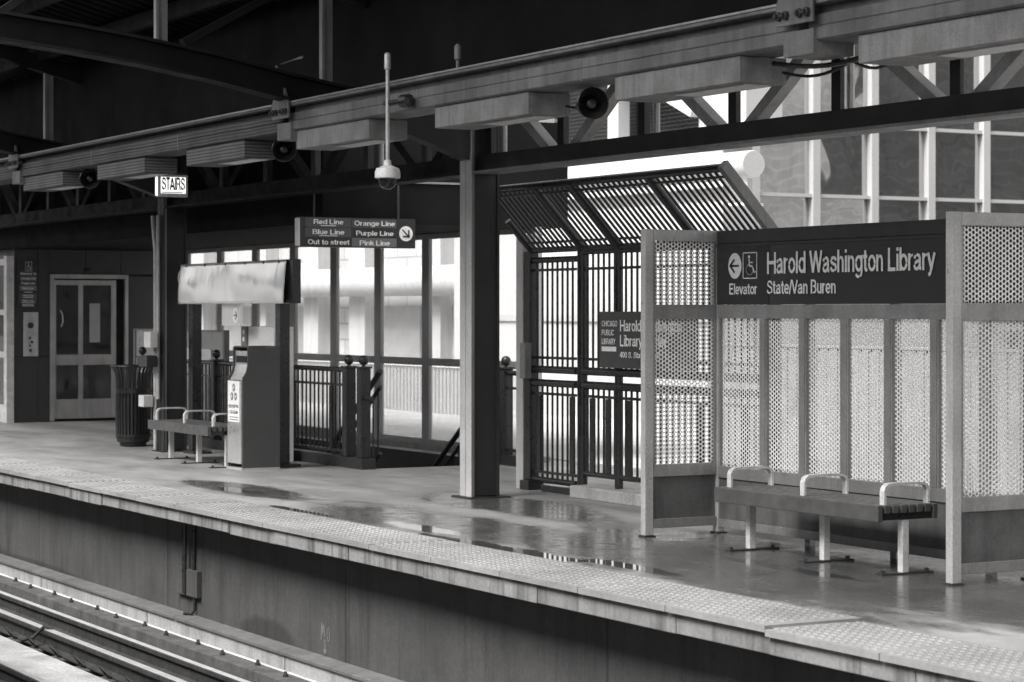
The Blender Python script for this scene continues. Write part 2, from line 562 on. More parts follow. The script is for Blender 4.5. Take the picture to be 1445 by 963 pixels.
# ------------------------------------------------------------------ lettering
def _arc(cx, cy, rx, ry, a0, a1, n=14):
    return [(cx + rx * math.cos(R(a0 + (a1 - a0) * k / n)), cy + ry * math.sin(R(a0 + (a1 - a0) * k / n))) for k in range(n + 1)]
def _mk_glyphs():
    st = lambda x, y0=0.0, y1=1.0: [(x, y0), (x, y1)]
    bowl = lambda cx: _arc(cx, .365, .22, .295, 0, 360, 20)
    arch = [(.1, .42), (.15, .58), (.28, .66), (.40, .63), (.46, .50), (.46, 0)]
    g = {
     'H': (.80, [st(.1), st(.70), [(.1, .52), (.70, .52)]]),
     'a': (.60, [[(.09, .50), (.13, .61), (.27, .66), (.40, .63), (.46, .52), (.46, .16), (.49, .08), (.55, .06)], [(.46, .42), (.32, .39), (.15, .33), (.08, .20), (.13, .09), (.25, .06), (.38, .11), (.46, .24)]]),
     'r': (.40, [st(.1, 0, .73), [(.1, .38), (.14, .55), (.23, .645), (.37, .655)]]),
     'o': (.60, [bowl(.30)]), 'l': (.24, [st(.12)]),
     'd': (.62, [bowl(.30), st(.52)]), 'b': (.62, [bowl(.32), st(.10)]),
     'p': (.62, [bowl(.32), st(.10, -.24, .73)]),
     'g': (.62, [bowl(.30), [(.52, .73), (.52, -.03), (.46, -.17), (.30, -.22), (.14, -.18), (.10, -.09)]]),
     'W': (1.02, [[(.05, 1), (.27, .02)], [(.27, .02), (.51, .98)], [(.51, .98), (.75, .02)], [(.75, .02), (.97, 1)]]),
     's': (.56, [[(.48, .53), (.42, .63), (.28, .66), (.14, .62), (.09, .53), (.14, .44), (.28, .385), (.43, .33), (.49, .22), (.43, .11), (.28, .07), (.13, .11), (.07, .22)]]),
     'h': (.57, [st(.1), arch]), 'n': (.57, [st(.1, 0, .73), arch]),
     'i': (.24, [st(.12, 0, .73), st(.12, .86, 1)]),
     't': (.37, [[(.17, .93), (.17, .17), (.21, .08), (.33, .065)], [(.02, .66), (.33, .66)]]),
     'L': (.60, [st(.1), [(.1, .07), (.57, .07)]]),
     'y': (.54, [[(.04, .73), (.27, .05)], [(.50, .73), (.26, .02), (.19, -.15), (.07, -.20)]]),
     'e': (.58, [[(.08, .36), (.50, .36)], _arc(.29, .365, .215, .295, 0, 318, 18)]),
     'S': (.70, [[(.59, .70), (.53, .86), (.35, .93), (.17, .88), (.11, .75), (.16, .62), (.35, .53), (.55, .44), (.62, .28), (.55, .13), (.35, .07), (.14, .12), (.07, .30)]]),
     '/': (.30, [[(.02, -.02), (.28, 1.02)]]), 'V': (.68, [[(.04, 1), (.34, .02)], [(.64, 1), (.34, .02)]]),
     'v': (.54, [[(.04, .73), (.27, .02)], [(.50, .73), (.27, .02)]]),
     'B': (.70, [st(.1), [(.1, .93), (.41, .93), (.53, .87), (.56, .74), (.52, .60), (.40, .53), (.1, .53)], [(.38, .53), (.55, .47), (.61, .30), (.55, .13), (.41, .07), (.1, .07)]]),
     'u': (.57, [[(.1, .73), (.1, .23), (.16, .10), (.28, .065), (.40, .12), (.46, .27)], st(.46, 0, .73)]),
     'E': (.64, [st(.1), [(.1, .93), (.59, .93)], [(.1, .52), (.54, .52)], [(.1, .07), (.60, .07)]]),
     'R': (.74, [st(.1), [(.1, .93), (.44, .93), (.57, .87), (.61, .72), (.56, .56), (.43, .49), (.1, .49)], [(.42, .48), (.56, .39), (.60, .22), (.64, 0)]]),
     'O': (.80, [_arc(.40, .5, .32, .43, 0, 360, 26)]), '0': (.58, [_arc(.29, .5, .21, .43, 0, 360, 22)]),
     'P': (.68, [st(.1), [(.1, .93), (.44, .93), (.57, .86), (.61, .70), (.56, .54), (.43, .47), (.1, .47)]]),
     'k': (.53, [st(.1), [(.1, .26), (.45, .73)], [(.22, .43), (.49, 0)]]),
     'K': (.70, [st(.1), [(.1, .36), (.60, 1)], [(.27, .56), (.64, 0)]]),
     'C': (.76, [_arc(.40, .5, .32, .43, 38, 322, 22)]),
     'G': (.80, [_arc(.40, .5, .32, .43, 38, 345, 24), [(.44, .46), (.70, .46), (.70, .05)]]),
     'I': (.26, [st(.13)]), 'U': (.76, [[(.1, 1), (.1, .32), (.18, .13), (.38, .07), (.58, .13), (.66, .32), (.66, 1)]]),
     'A': (.72, [[(.04, 0), (.36, .98)], [(.68, 0), (.36, .98)], [(.15, .30), (.57, .30)]]),
     'Y': (.68, [[(.03, 1), (.34, .48)], [(.65, 1), (.34, .48)], st(.34, 0, .48)]),
     '4': (.58, [st(.42), [(.42, .97), (.06, .27)], [(.04, .26), (.55, .26)]]), '.': (.24, [st(.12, 0, .14)]),
     'T': (.62, [st(.31), [(.02, .93), (.60, .93)]]), 'N': (.80, [st(.1), st(.70), [(.1, .97), (.70, .03)]]),
     ' ': (.30, []),
    }
    return g
GL = _mk_glyphs()
def write(mb, s, org, u, vdir, width, cap, bold=0.075, align='l'):
    """sans-serif letters of cap height 'cap' filling 'width', baseline start at org"""
    if bold < .04: bold = .078
    org = Vector(org); u = Vector(u); vdir = Vector(vdir); nn = u.cross(vdir)
    wd = sum(GL[ch][0] for ch in s)
    k = width / wd
    x = {'l': 0, 'c': -width / 2, 'r': -width}[align]
    for ch in s:
        w_, strokes = GL[ch]
        for li, pl in enumerate(strokes):
            t = MB()
            rr = bold * (0.92 if len(pl) > 5 else 1.0)
            t.tube([(p[0], 0, p[1]) for p in pl], rr, 8)
            i = len(mb.v)
            lift = .0006 * (li + 1)
            mb.v += [tuple(org + u * (x + q[0] * k) + vdir * (q[2] * cap) + nn * (lift - q[1] * cap * .05)) for q in t.v]
            mb.f += [tuple(i + z for z in f) for f in t.f]; mb.mi += [mb.cur] * len(t.f)
        x += w_ * k
def disc(mb, c, u, v, r, seg=24, ru=None):
    c = Vector(c); u = Vector(u); v = Vector(v); ru = ru or r
    mb.face([c + u * (math.cos(2 * math.pi * k / seg) * ru) + v * (math.sin(2 * math.pi * k / seg) * r) for k in range(seg)])
def stroke(mb, c, u, v, pts, wd):
    c = Vector(c); u = Vector(u); v = Vector(v)
    for (ax, ay), (bx, by) in zip(pts, pts[1:]):
        d = Vector((bx - ax, by - ay)); L = d.length
        if L < 1e-6: continue
        d /= L; nn = Vector((-d.y, d.x)) * wd / 2
        e = d * wd * 0.35
        q = [(ax - e.x - nn.x, ay - e.y - nn.y), (bx + e.x - nn.x, by + e.y - nn.y), (bx + e.x + nn.x, by + e.y + nn.y), (ax - e.x + nn.x, ay - e.y + nn.y)]
        mb.face([c + u * a + v * b for a, b in q])
def wheelchair(mb, c, u, v, s, ku=1.0):
    u = Vector(u) * ku
    c2 = Vector(c)
    fr = [(-.5, -.62), (.5, -.62), (.5, .62), (-.5, .62), (-.5, -.62)]
    stroke(mb, c2, u, v, [(a * s, b * s) for a, b in fr], .05 * s)
    disc(mb, c2 + u * (-.06 * s) + Vector(v) * (.42 * s), u, v, .08 * s, 10)
    stroke(mb, c2, u, v, [(a * s, b * s) for a, b in [(-.06, .3), (-.03, -.02), (.2, -.04), (.3, -.34), (.38, -.31)]], .08 * s)
    stroke(mb, c2, u, v, [(-.04 * s, .16 * s), (.18 * s, .14 * s)], .06 * s)
    arc = [(-.02 + .25 * math.cos(t), -.2 + .25 * math.sin(t)) for t in [R(110 + 12 * k) for k in range(21)]]
    stroke(mb, c2, u, v, [(a * s, b * s) for a, b in arc], .06 * s)
def arrow(mb, c, u, v, s, ang):
    ca, sa = math.cos(ang), math.sin(ang)
    def rt(p): return ((p[0] * ca - p[1] * sa) * s, (p[0] * sa + p[1] * ca) * s)
    stroke(mb, c, u, v, [rt((-.62, 0)), rt((.5, 0))], .17 * s)
    stroke(mb, c, u, v, [rt((.0, .5)), rt((.55, 0)), rt((.0, -.5))], .2 * s)
UX, UY, UZ = (1, 0, 0), (0, 1, 0), (0, 0, 1)

# ------------------------------------------------------------------ setting: ground, platform, track
b = MB()
b.face([(-700, -300, -6), (500, -300, -6), (500, 900, -6), (-700, 900, -6)])
structure(b, 'street', 'street', 'grey asphalt street level far below the elevated platform', 'street')

ys = [6.79, 10.12, 11.80, 12.42]; xs = [-45, -28.2, -21.06, 6]
b = MB()
for i in range(3):
    for j in range(3):
        if (i, j) == (1, 1): continue
        b.face([(xs[i], ys[j], 0), (xs[i + 1], ys[j], 0), (xs[i + 1], ys[j + 1], 0), (xs[i], ys[j + 1], 0)])
fl = structure(b, 'platform_floor', 'floor', 'wet grey concrete platform floor with puddles and dry patches', 'platform')
bm = bmesh.new(); bm.from_mesh(fl.data); bmesh.ops.remove_doubles(bm, verts=bm.verts, dist=1e-4)
for f in bm.faces:
    if f.normal.z < 0: f.normal_flip()
bm.to_mesh(fl.data); bm.free()
b = BX(-46, 6, 12.64, 18.0, -0.3, -0.012)
structure(b, 'walkway', 'walk_white', 'pale walkway behind the platform fence', 'walkway')

# tactile strip: tiles with real domes, a gap at the expansion joint
b = MB()
JX = -9.47
def tiles(x0, x1, dz, dy):
    n = max(1, round((x1 - x0) / 0.92)); st = (x1 - x0) / n
    for k in range(n):
        a = x0 + k * st; c = a + st
        jz = dz + random.uniform(-.002, .002)
        b.box(a + .004, c - .004, 6.745 + dy, 7.36 + dy, -0.02 + jz, 0.014 + jz)
        px = .061
        m = int((st - .02) / px)
        for i in range(m):
            for j in range(9):
                x = a + .03 + i * px + (0 if j % 2 else .0); y = 6.80 + dy + j * .064
                i0 = len(b.v)
                for (r, z) in ((.018, .0142), (.011, .0195)):
                    for q in range(6):
                        t = math.pi / 3 * q
                        b.v.append((x + r * math.cos(t), y + r * math.sin(t), z + jz))
                for q in range(6):
                    q2 = (q + 1) % 6
                    b.f.append((i0 + q, i0 + q2, i0 + 6 + q2, i0 + 6 + q)); b.mi.append(0)
                b.f.append(tuple(i0 + 6 + q for q in range(6))); b.mi.append(0)
tiles(-40.0, JX - .012, 0, 0)
tiles(JX + .012, -3.0, -0.012, -0.02)
structure(b, 'tactile_paving', 'tactile', 'pale studded tactile strip along the platform edge', 'tactile paving')

b = MB()
x = -40.0
k = 0
while x < -3:
    L = random.choice((1.15, 1.3, 1.5, 0.9))
    x2 = min(x + L, -3)
    if x < JX < x2: x2 = JX - .012
    dy = random.uniform(-.008, .008) - (.02 if x > JX - .01 else 0)
    b.box(x + .003, x2 - .003, 6.775 + dy, 6.86, -0.135 + random.uniform(-.006, .006), -0.024)
    x = x2 if abs(x2 - (JX - .012)) > 1e-6 else JX + .012
structure(b, 'platform_edge', 'edge_conc', 'stained concrete fascia boards along the platform edge', 'platform edge', bev=.006)

b = BX(-45, 4, 6.87, 7.5, -0.14, -0.028)
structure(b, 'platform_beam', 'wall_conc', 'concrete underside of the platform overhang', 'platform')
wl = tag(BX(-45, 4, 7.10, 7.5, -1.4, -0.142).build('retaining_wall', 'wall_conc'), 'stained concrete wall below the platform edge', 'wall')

# ledge and white cover board at the foot of the wall
b = MB()
for x0, x1 in ((-45, -22.0), (-21.99, -18.32), (-18.30, 2)):
    b.prism([(6.93, -0.975), (7.098, -0.965), (7.098, -1.3), (7.0, -1.3), (7.0, -1.0), (6.93, -1.005)], 'x', x0, x1)
tag(b.build('wall_ledge', 'ledge', bev=.006), 'narrow concrete ledge at the foot of the wall', 'ledge')
b = MB()
x = -40.0
while x < 0:
    b.box(x, x + 2.98, 6.95, 6.985, -1.13, -1.006); x += 3.0
tag(b.build('cover_board', 'kerb_white', bev=.004), 'white painted cover boards under the wall ledge', 'board')

b = BX(-80, 20, 0.5, 7.09, -1.75, -1.42)
structure(b, 'track_bed', 'steel_dark', 'dark open track bed between the platforms', 'track bed')
# shelf between the timber and the wall
b = BX(-80, 20, 6.78, 6.948, -1.30, -1.118)
structure(b, 'track_shelf', 'plank', 'pale shelf beside the guard timber', 'track bed')

t = thing('guard_timber', (-20, 6.73, -1.3), 'long dark guard timber bolted beside the near rail', 'timber')
b = MB(); x = -40
while x < 2:
    b.box(x + .004, x + 3.996, 6.685, 6.86, -1.30, -1.095); x += 4
b.build('timber_beam', 'timber', t, bev=.01)
for k in range(20):
    x = -25.5 + k * .62
    for_y = 6.79 + (0.02 if k % 2 else -.02)
    bb = MB(); bb.lathe((x, for_y, -1.094), UZ, [(0, .022), (.018, .022), (.02, .015), (.04, .012)], 8)
    bb.build('bolt', 'rail_web', t)

def rail_profile(cy, top, hw=.037):
    h = .16
    return [(cy - .07, top - h), (cy + .07, top - h), (cy + .07, top - h + .012), (cy + .012, top - h + .03), (cy + .009, top - .045), (cy + hw, top - .036), (cy + hw, top - .006), (cy + hw - .008, top),
            (cy - hw + .008, top), (cy - hw, top - .006), (cy - hw, top - .036), (cy - .009, top - .045), (cy - .012, top - h + .03), (cy - .07, top - h + .012)]
def make_rail(cy, top, label, hw=.037, clips=True):
    t = thing('rail', (-20, cy, top - .16), label, 'rail', 'rails of the near track')
    MB().prism(rail_profile(cy, top, hw), 'x', -80, 20).build('rail_body', 'rail_web', t)
    BX(-80, 20, cy - hw + .006, cy + hw - .006, top, top + .002).build('rail_head', 'rail_head', t)
    if clips:
        for k in range(18):
            x = -24.6 + k * .62
            c = MB()
            c.tube([(x - .07, cy + .09, top - .135), (x - .05, cy + .14, top - .10), (x, cy + .155, top - .085), (x + .05, cy + .14, top - .10), (x + .07, cy + .08, top - .135)], .013, 6)
            c.box(x - .10, x + .10, cy + .08, cy + .2, top - .158, top - .14)
            c.build('rail_clip', 'rail_web', t)
            c = MB()
            c.tube([(x - .05, cy - .08, top - .135), (x, cy - .15, top - .06), (x + .05, cy - .08, top - .135)], .014, 6)
            c.build('rail_clip', 'rail_web', t)
    return t
make_rail(6.44, -1.10, 'pale topped guard rail next to the dark timber', .034, clips=False)
make_rail(6.035, -1.10, 'shiny running rail with spring clips along its foot', .04)
make_rail(5.16, -1.10, 'inner guard rail beyond the pale track planks', .034, clips=False)
make_rail(4.60, -1.10, 'running rail nearest the camera side of the track', .04, clips=False)
for k in range(22):
    x = -25.2 + k * .62
    s = BX(x - .13, x + .13, 4.0, 6.66, -1.41, -1.262).build('sleeper', 'timber', bev=.01)
    tag(s, 'dark timber sleeper under the near track', 'sleeper', 'sleepers of the near track')
b = MB(); x = -40
while x < 2:
    b.box(x + .01, x + 2.39, 5.31, 5.60, -1.30, -1.20)
    b.box(x + .01, x + 2.39, 5.61, 5.80, -1.30, -1.205); x += 2.4
tag(b.build('track_plank', 'plank', bev=.006), 'pale planks laid along the middle of the track', 'planks')
b = MB()
b.tube([(-18.9, 6.08, -1.09), (-18.93, 6.0, -1.075), (-19.0, 5.93, -1.17), (-19.1, 5.86, -1.2)], .016, 8)
tag(b.build('bond_cable', 'rail_web'), 'short bond cable looped over the shiny rail', 'cable')

# ------------------------------------------------------------------ roof over the track and canopy
t = thing('track_roof', (-17, 6.5, 4.3), 'dark corrugated roof over the near track', 'roof')
b = MB()
A = (8.32, 4.42); B = (4.5, 5.45)
x = -60.0; k = 0
pr = [(0, 0), (.10, 0), (.13, .05), (.20, .05), (.23, 0)]
for i in range(int(56.5 / .23)):
    X0 = -60 + i * .23
    for (xa, za), (xb, zb) in zip(pr, pr[1:]):
        b.face([(X0 + xa, A[0], A[1] + za), (X0 + xb, A[0], A[1] + zb), (X0 + xb, B[0], B[1] + zb), (X0 + xa, B[0], B[1] + za)])
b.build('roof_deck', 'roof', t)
b = BX(-60, -3.5, 8.30, 8.33, 3.30, 4.50)
b.build('roof_fascia', 'roof', t)
for yy in (5.1, 6.0, 6.95, 7.8):
    zz = A[1] + (A[0] - yy) / (A[0] - B[0]) * (B[1] - A[1]) - .09
    pb = BX(-60, -3.5, yy - .04, yy + .04, zz - .09, zz + .06)
    pb.build('purlin', 'roof_beam', t)

def roof_truss(X, label):
    t = thing('roof_truss', (X, 6.5, 3.6), label, 'truss', 'trusses under the track roof')
    pts = [(3.6, 3.90), (4.4, 3.86), (5.17, 3.80), (5.8, 3.735), (6.31, 3.67), (6.95, 3.57), (7.54, 3.455), (8.28, 3.33)]
    b = MB()
    for (y0, z0), (y1, z1) in zip(pts, pts[1:]):
        b.prism([(y0, z0 - .115), (y1, z1 - .115), (y1, z1 - .09), (y0, z0 - .09)], 'x', X - .10, X + .10)
        b.prism([(y0, z0 - .089), (y1, z1 - .089), (y1, z1 + .089), (y0, z0 + .089)], 'x', X - .012, X + .012)
        b.prism([(y0, z0 + .09), (y1, z1 + .09), (y1, z1 + .115), (y0, z0 + .115)], 'x', X - .10, X + .10)
    b.build('bottom_chord', 'roof_beam', t)
    top = lambda y: A[1] + (A[0] - y) / (A[0] - B[0]) * (B[1] - A[1]) - .2
    b = MB(); b.beam((X, 8.28, top(8.28)), (X, 4.5, top(4.5)), .14, .16)
    b.build('top_chord', 'roof_beam', t)
    for yy, zb in ((5.05, 3.9), (6.44, 3.75), (7.89, 3.50)):
        b = MB()
        b.box(X - .03, X + .03, yy - .012, yy + .012, zb, top(yy))
        b.box(X - .012, X + .012, yy + .013, yy + .09, zb, top(yy))
        b.build('post', 'steel_mid', t)
    for (ya, za), (yb, zb) in (((5.15, 3.90), (6.3, top(6.3))), ((6.66, 3.76), (7.75, top(7.75)))):
        b = MB(); b.beam((X, ya, za), (X, yb, zb), .09, .06)
        b.build('diagonal', 'roof_beam', t)
    return t
roof_truss(-17.40, 'dark arched truss under the roof, meeting the gutter in the middle')
roof_truss(-24.85, 'dark arched truss under the roof at the far left end')

# gutter beams along the canopy front
def gutter(x0, x1, label, m='gutter'):
    t = thing('gutter_beam', ((x0 + x1) / 2, 7.7, 3.09), label, 'gutter', 'gutter beams along the canopy front')
    MB().prism([(7.565, 3.29), (7.565, 3.312), (7.95, 3.312), (7.95, 3.12), (7.90, 3.09), (7.62, 3.09), (7.60, 3.10), (7.60, 3.165), (7.606, 3.168), (7.606, 3.172), (7.60, 3.175), (7.60, 3.235), (7.66, 3.245), (7.66, 3.285)], 'x', x0, x1).build('gutter_channel', m, t, bev=.003)
    b = MB(); b.box(x0 + .01, x1 - .01, 7.556, 7.572, 3.313, 3.326)
    b.build('gutter_lip', 'alu_dull', t)
    b = MB()
    n = int((x1 - x0) / 2.48)
    for k in range(1, n + 1):
        xx = x0 + k * (x1 - x0) / (n + 1)
        b.box(xx - .004, xx + .004, 7.596, 7.70, 3.092, 3.236)
    b.build('joint_strip', 'steel_mid', t)
    return t
GJ = (-31.9, -24.90, -17.48, -10.32, -3.0)
glabs = ('gutter beam at the far left end above the lobby', 'gutter beam with wavy marks left of the middle bolted plate',
         'long gutter beam between the two bolted plates, above the camera pole', 'gutter beam at the right end nearest the camera')
for k in range(4):
    gutter(GJ[k] + .05, GJ[k + 1] - .05, glabs[k], 'gutter_striped' if k < 2 else 'gutter')
def splice(x, label):
    t = thing('splice_plate', (x, 7.55, 3.3), label, 'bracket', 'bolted plates joining the gutter beams')
    MB().prism([(x - .17, 3.19), (x + .17, 3.19), (x + .17, 3.31), (x + .09, 3.44), (x - .09, 3.44), (x - .17, 3.31)], 'y', 7.535, 7.553).build('plate', 'gutter', t, bev=.003)
    for dx in (-.13, -.065, .065, .13):
        MB().lathe((x + dx, 7.534, 3.245), (0, -1, 0), [(0, .026), (.02, .026), (.022, .014), (.04, .012)], 8).build('bolt', 'steel_dark', t)
    BX(x - .16, x + .12, 7.58, 7.86, 3.02, 3.16).build('splice_box', 'gutter', t, bev=.004)
    return t
splice(-24.90, 'bolted gutter plate at the far left end')
splice(-17.46, 'bolted gutter plate at the foot of the arched truss')
splice(-10.32, 'large bolted gutter plate with four bolts at the top right')

# boxes hung under the gutter
BOXL = ['grey box under the gutter at the far left edge', 'grey box under the gutter, between the far left box and the smallest speaker',
        'grey box under the gutter above the STAIRS sign', 'grey box under the gutter just left of the camera pole',
        'grey box under the gutter just left of the biggest speaker', 'long grey box under the gutter just right of the biggest speaker', 'long grey box under the gutter in the top right corner']
def ballast_box(x, label, m):
    t = thing('ballast_box', (x, 7.8, 2.94), label, 'box', 'grey boxes hung under the canopy gutter')
    BX(x, x + 1.38, 7.635, 7.97, 2.935, 3.088).build('housing', m, t, bev=.006)
    BX(x + .55, x + 1.30, 7.72, 7.90, 2.927, 2.934).build('lens', 'cream', t)
    return t
bs = [-24.83 + k * 2.493 for k in range(7)]
t0 = ballast_box(bs[0], BOXL[0], 'box_striped')
for k in (1, 2): dup(t0, (bs[k] - bs[0], 0, 0), BOXL[k])
t1 = ballast_box(bs[3], BOXL[3], 'box')
for k in (4, 5, 6): dup(t1, (bs[k] - bs[3], 0, 0), BOXL[k])

# horn loudspeakers
def speaker(x, label):
    t = thing('horn_speaker', (x, 7.83, 2.98), label, 'loudspeaker', 'horn loudspeakers under the gutter')
    ax = Vector((0.93, -0.36, -0.04)).normalized()
    c = Vector((x, 7.80, 2.97))
    MB().lathe(c + ax * -.03, ax, [(-.20, .03), (-.14, .045), (-.06, .07), (.0, .10), (.012, .107), (.02, .107), (.024, .10), (.0, .09), (-.08, .05), (-.16, .02)], 24).build('horn', 'steel_black', t, smooth=True)
    MB().lathe(c + ax * -.10, ax, [(-.02, .02), (.03, .035), (.045, .03), (.05, .012)], 14).build('phase_plug', 'steel_black', t, smooth=True)
    MB().lathe(c + ax * -.36, ax, [(0, .05), (.01, .058), (.13, .058), (.16, .04)], 16).build('driver', 'steel_dark', t, smooth=True)
    MB().tube([c + ax * -.1 + Vector((0, 0, .08)), c + ax * -.12 + Vector((0, .02, .14)), (x - .1, 7.84, 3.10)], .014, 8).build('mount', 'steel_dark', t)
    return t
s0 = speaker(-12.90, 'biggest horn loudspeaker, under the gutter beside the truss')
dup(s0, (-5.08, 0, 0.01), 'middle horn loudspeaker, under the gutter left of the camera pole')
dup(s0, (-10.16, 0, 0.02), 'smallest horn loudspeaker, at the far left under the gutter')

# camera pole
t = thing('dome_camera', (-15.28, 7.46, 2.5), 'pale dome security camera on a long pole', 'security camera')
MB().tube([(-15.28, 7.46, 2.70), (-15.28, 7.46, 3.40)], .015, 10).build('pole', 'galv', t, smooth=True)
MB().lathe((-15.28, 7.46, 3.39), UZ, [(0, .016), (.01, .026), (.11, .026), (.125, .02), (.13, .008)], 12).build('pole_cap', 'galv', t, smooth=True)
MB().lathe((-15.28, 7.46, 2.47), UZ, [(.115, .085), (.12, .095), (.16, .095), (.19, .085), (.205, .05), (.215, .03), (.25, .026), (.255, .016)], 24).build('housing', 'cream', t, smooth=True)
MB().lathe((-15.28, 7.46, 2.505), UZ, [(0, .012), (.006, .03), (.02, .05), (.045, .064), (.08, .068)], 24).build('dome', 'dome', t, smooth=True)
b = MB(); b.tube([(-15.34, 7.47, 3.145), (-15.1, 7.5, 3.145)], .022, 10); b.lathe((-15.1, 7.53, 3.15), (1, 0.2, 0), [(-.07, .03), (-.05, .05), (.03, .05), (.05, .02)], 12)
b.build('clamp', 'steel_black', t)
b = MB(); b.tube([(-14.62, 7.70, 3.30), (-14.62, 7.70, 3.42)], .014, 8); b.lathe((-14.62, 7.70, 3.41), UZ, [(0, .016), (.01, .026), (.10, .026), (.12, .012)], 12)
tag(b.build('pipe_stub', 'steel_mid', smooth=True), 'short capped pipe standing on the gutter', 'pipe')
b = MB(); b.tube([(-17.75, 7.62, 3.33), (-17.75, 7.62, 3.62), (-17.70, 7.62, 3.66), (-17.2, 7.62, 3.68)], .012, 8)
tag(b.build('bent_pipe', 'steel_mid', smooth=True), 'thin bent pipe rising above the gutter by the arched truss', 'pipe')

# columns: light and shade put into the paint, paler front and darker web
def column(X, label, cover='cover'):
    t = thing('steel_column', (X, 9.38, 0), label, 'column', 'steel columns holding up the canopy')
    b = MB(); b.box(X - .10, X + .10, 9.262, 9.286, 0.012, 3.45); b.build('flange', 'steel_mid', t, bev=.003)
    b = MB(); b.box(X - .10, X + .10, 9.506, 9.53, 0.012, 3.45); b.build('flange', 'steel_dark', t, bev=.003)  # darker copy of the front flange paint, shade put in
    b = MB(); b.box(X - .012, X + .012, 9.287, 9.505, 0.012, 3.45); b.build('web', 'steel_dark', t)
    b = MB(); b.box(X - .103, X - .006, 9.250, 9.260, 0.012, 3.30); b.box(X + .003, X + .103, 9.250, 9.260, 0.012, 3.30); b.build('cover_plate', cover, t)  # plate colour carries the track-side light on the front face
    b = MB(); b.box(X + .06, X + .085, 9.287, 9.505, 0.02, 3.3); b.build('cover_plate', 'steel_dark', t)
    b = MB(); b.box(X - .17, X + .17, 9.20, 9.60, 0.0, 0.011); b.build('base_plate', 'steel_dark', t)
    # tapered cantilever arm reaching the gutter
    MB().prism([(7.955, 3.31), (7.955, 3.27), (8.25, 3.23), (8.7, 3.09), (9.245, 2.90), (9.245, 3.34)], 'x', X - .085, X + .085).build('cantilever_arm', 'steel_dark', t, bev=.004)
    return t
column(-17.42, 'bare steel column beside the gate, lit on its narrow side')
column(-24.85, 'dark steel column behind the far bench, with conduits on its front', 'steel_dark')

# conduits and boxes on the far column
t = thing('conduit', (-24.85, 9.2, 0), 'pale conduit pipes running up the far column', 'conduit')
MB().tube([(-24.93, 9.215, 0.02), (-24.93, 9.215, 2.30), (-24.97, 9.215, 2.45), (-25.02, 9.215, 2.7)], .024, 10).build('pipe', 'galv', t, smooth=True)
MB().tube([(-24.84, 9.215, 0.6), (-24.84, 9.215, 2.7)], .024, 10).build('pipe', 'galv', t, smooth=True)
b = BX(-24.97, -24.76, 9.09, 9.18, 1.19, 1.37).build('switch_box', 'cream', None, bev=.006); tag(b, 'cream switch box high on the far column', 'switch box')
b = BX(-25.02, -24.76, 9.05, 9.18, 0.97, 1.10).build('socket_box', 'steel_black', None, bev=.008); tag(b, 'black socket box halfway up the far column', 'socket box')
b = BX(-25.07, -24.90, 9.06, 9.18, 0.51, 0.645).build('outlet_box', 'cream', None, bev=.008); tag(b, 'cream outlet box low on the far column, above the bench', 'outlet box')

# longitudinal truss on the column line
t = thing('canopy_truss', (-15, 9.4, 2.8), 'dark steel truss with diagonals running along the column line', 'truss')
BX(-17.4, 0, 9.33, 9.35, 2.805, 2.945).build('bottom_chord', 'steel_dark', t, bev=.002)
BX(-36, -17.41, 9.33, 9.35, 2.805, 2.945).build('bottom_chord', 'roof_beam', t, bev=.002)  # darker copy of the chord, shade painted in left of the column
BX(-36, -17.41, 9.27, 9.50, 2.782, 2.804).build('bottom_flange', 'roof_beam', t)  # shaded copy of the flange
BX(-17.4, 0, 9.27, 9.50, 2.782, 2.804).build('bottom_flange', 'steel_mid', t)  # paler copy, light from the floor put into the flange colour
b = MB(); b.box(-36, 0, 9.33, 9.35, 3.50, 3.66); b.box(-36, 0, 9.22, 9.46, 3.661, 3.683)
b.build('top_chord', 'steel_dark', t)
nodes = [-16.01 + 2.435 * k for k in range(-7, 6)]
for nx in nodes:
    for sgn in (-1, 1):
        b = MB()
        b.beam((nx + sgn * .06, 9.41, 2.83), (nx + sgn * 1.15, 9.41, 3.56), .10, .085, (0, 0, 1))
        b.build('diagonal', 'brace' if nx > -17 else 'roof_beam', t, bev=.003)  # same steel: light painted into the right diagonals, shade into the left
    for dx in (0, 1.2175):
        b = MB(); b.box(nx + dx - .05, nx + dx + .05, 9.37, 9.39, 2.81, 3.60); b.box(nx + dx - .055, nx + dx - .035, 9.391, 9.47, 2.81, 3.60)
        b.build('post', 'steel_dark', t)
for nx in nodes[5:]:
    MB().tube([(nx + 1.08, 9.60, 2.95), (nx + 1.08, 9.60, 3.6)], .028, 8).build('drop_pipe', 'galv', t)

# canopy roof over the platform
b = MB()
b.prism([(8.34, 3.74), (8.34, 3.69), (9.28, 3.86), (9.28, 3.91)], 'x', -60, -3.5)
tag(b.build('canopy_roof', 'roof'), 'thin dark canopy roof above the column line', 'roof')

# ------------------------------------------------------------------ lobby: ceiling block, elevator building, window wall
t = thing('lobby_ceiling', (-27, 10.8, 2.5), 'dark ceiling block above the stairs and lobby', 'ceiling')
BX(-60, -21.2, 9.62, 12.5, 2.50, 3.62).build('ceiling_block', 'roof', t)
BX(-21.199, -21.185, 10.1, 11.2, 2.925, 2.945).build('edge_trim', 'alu_dull', t)

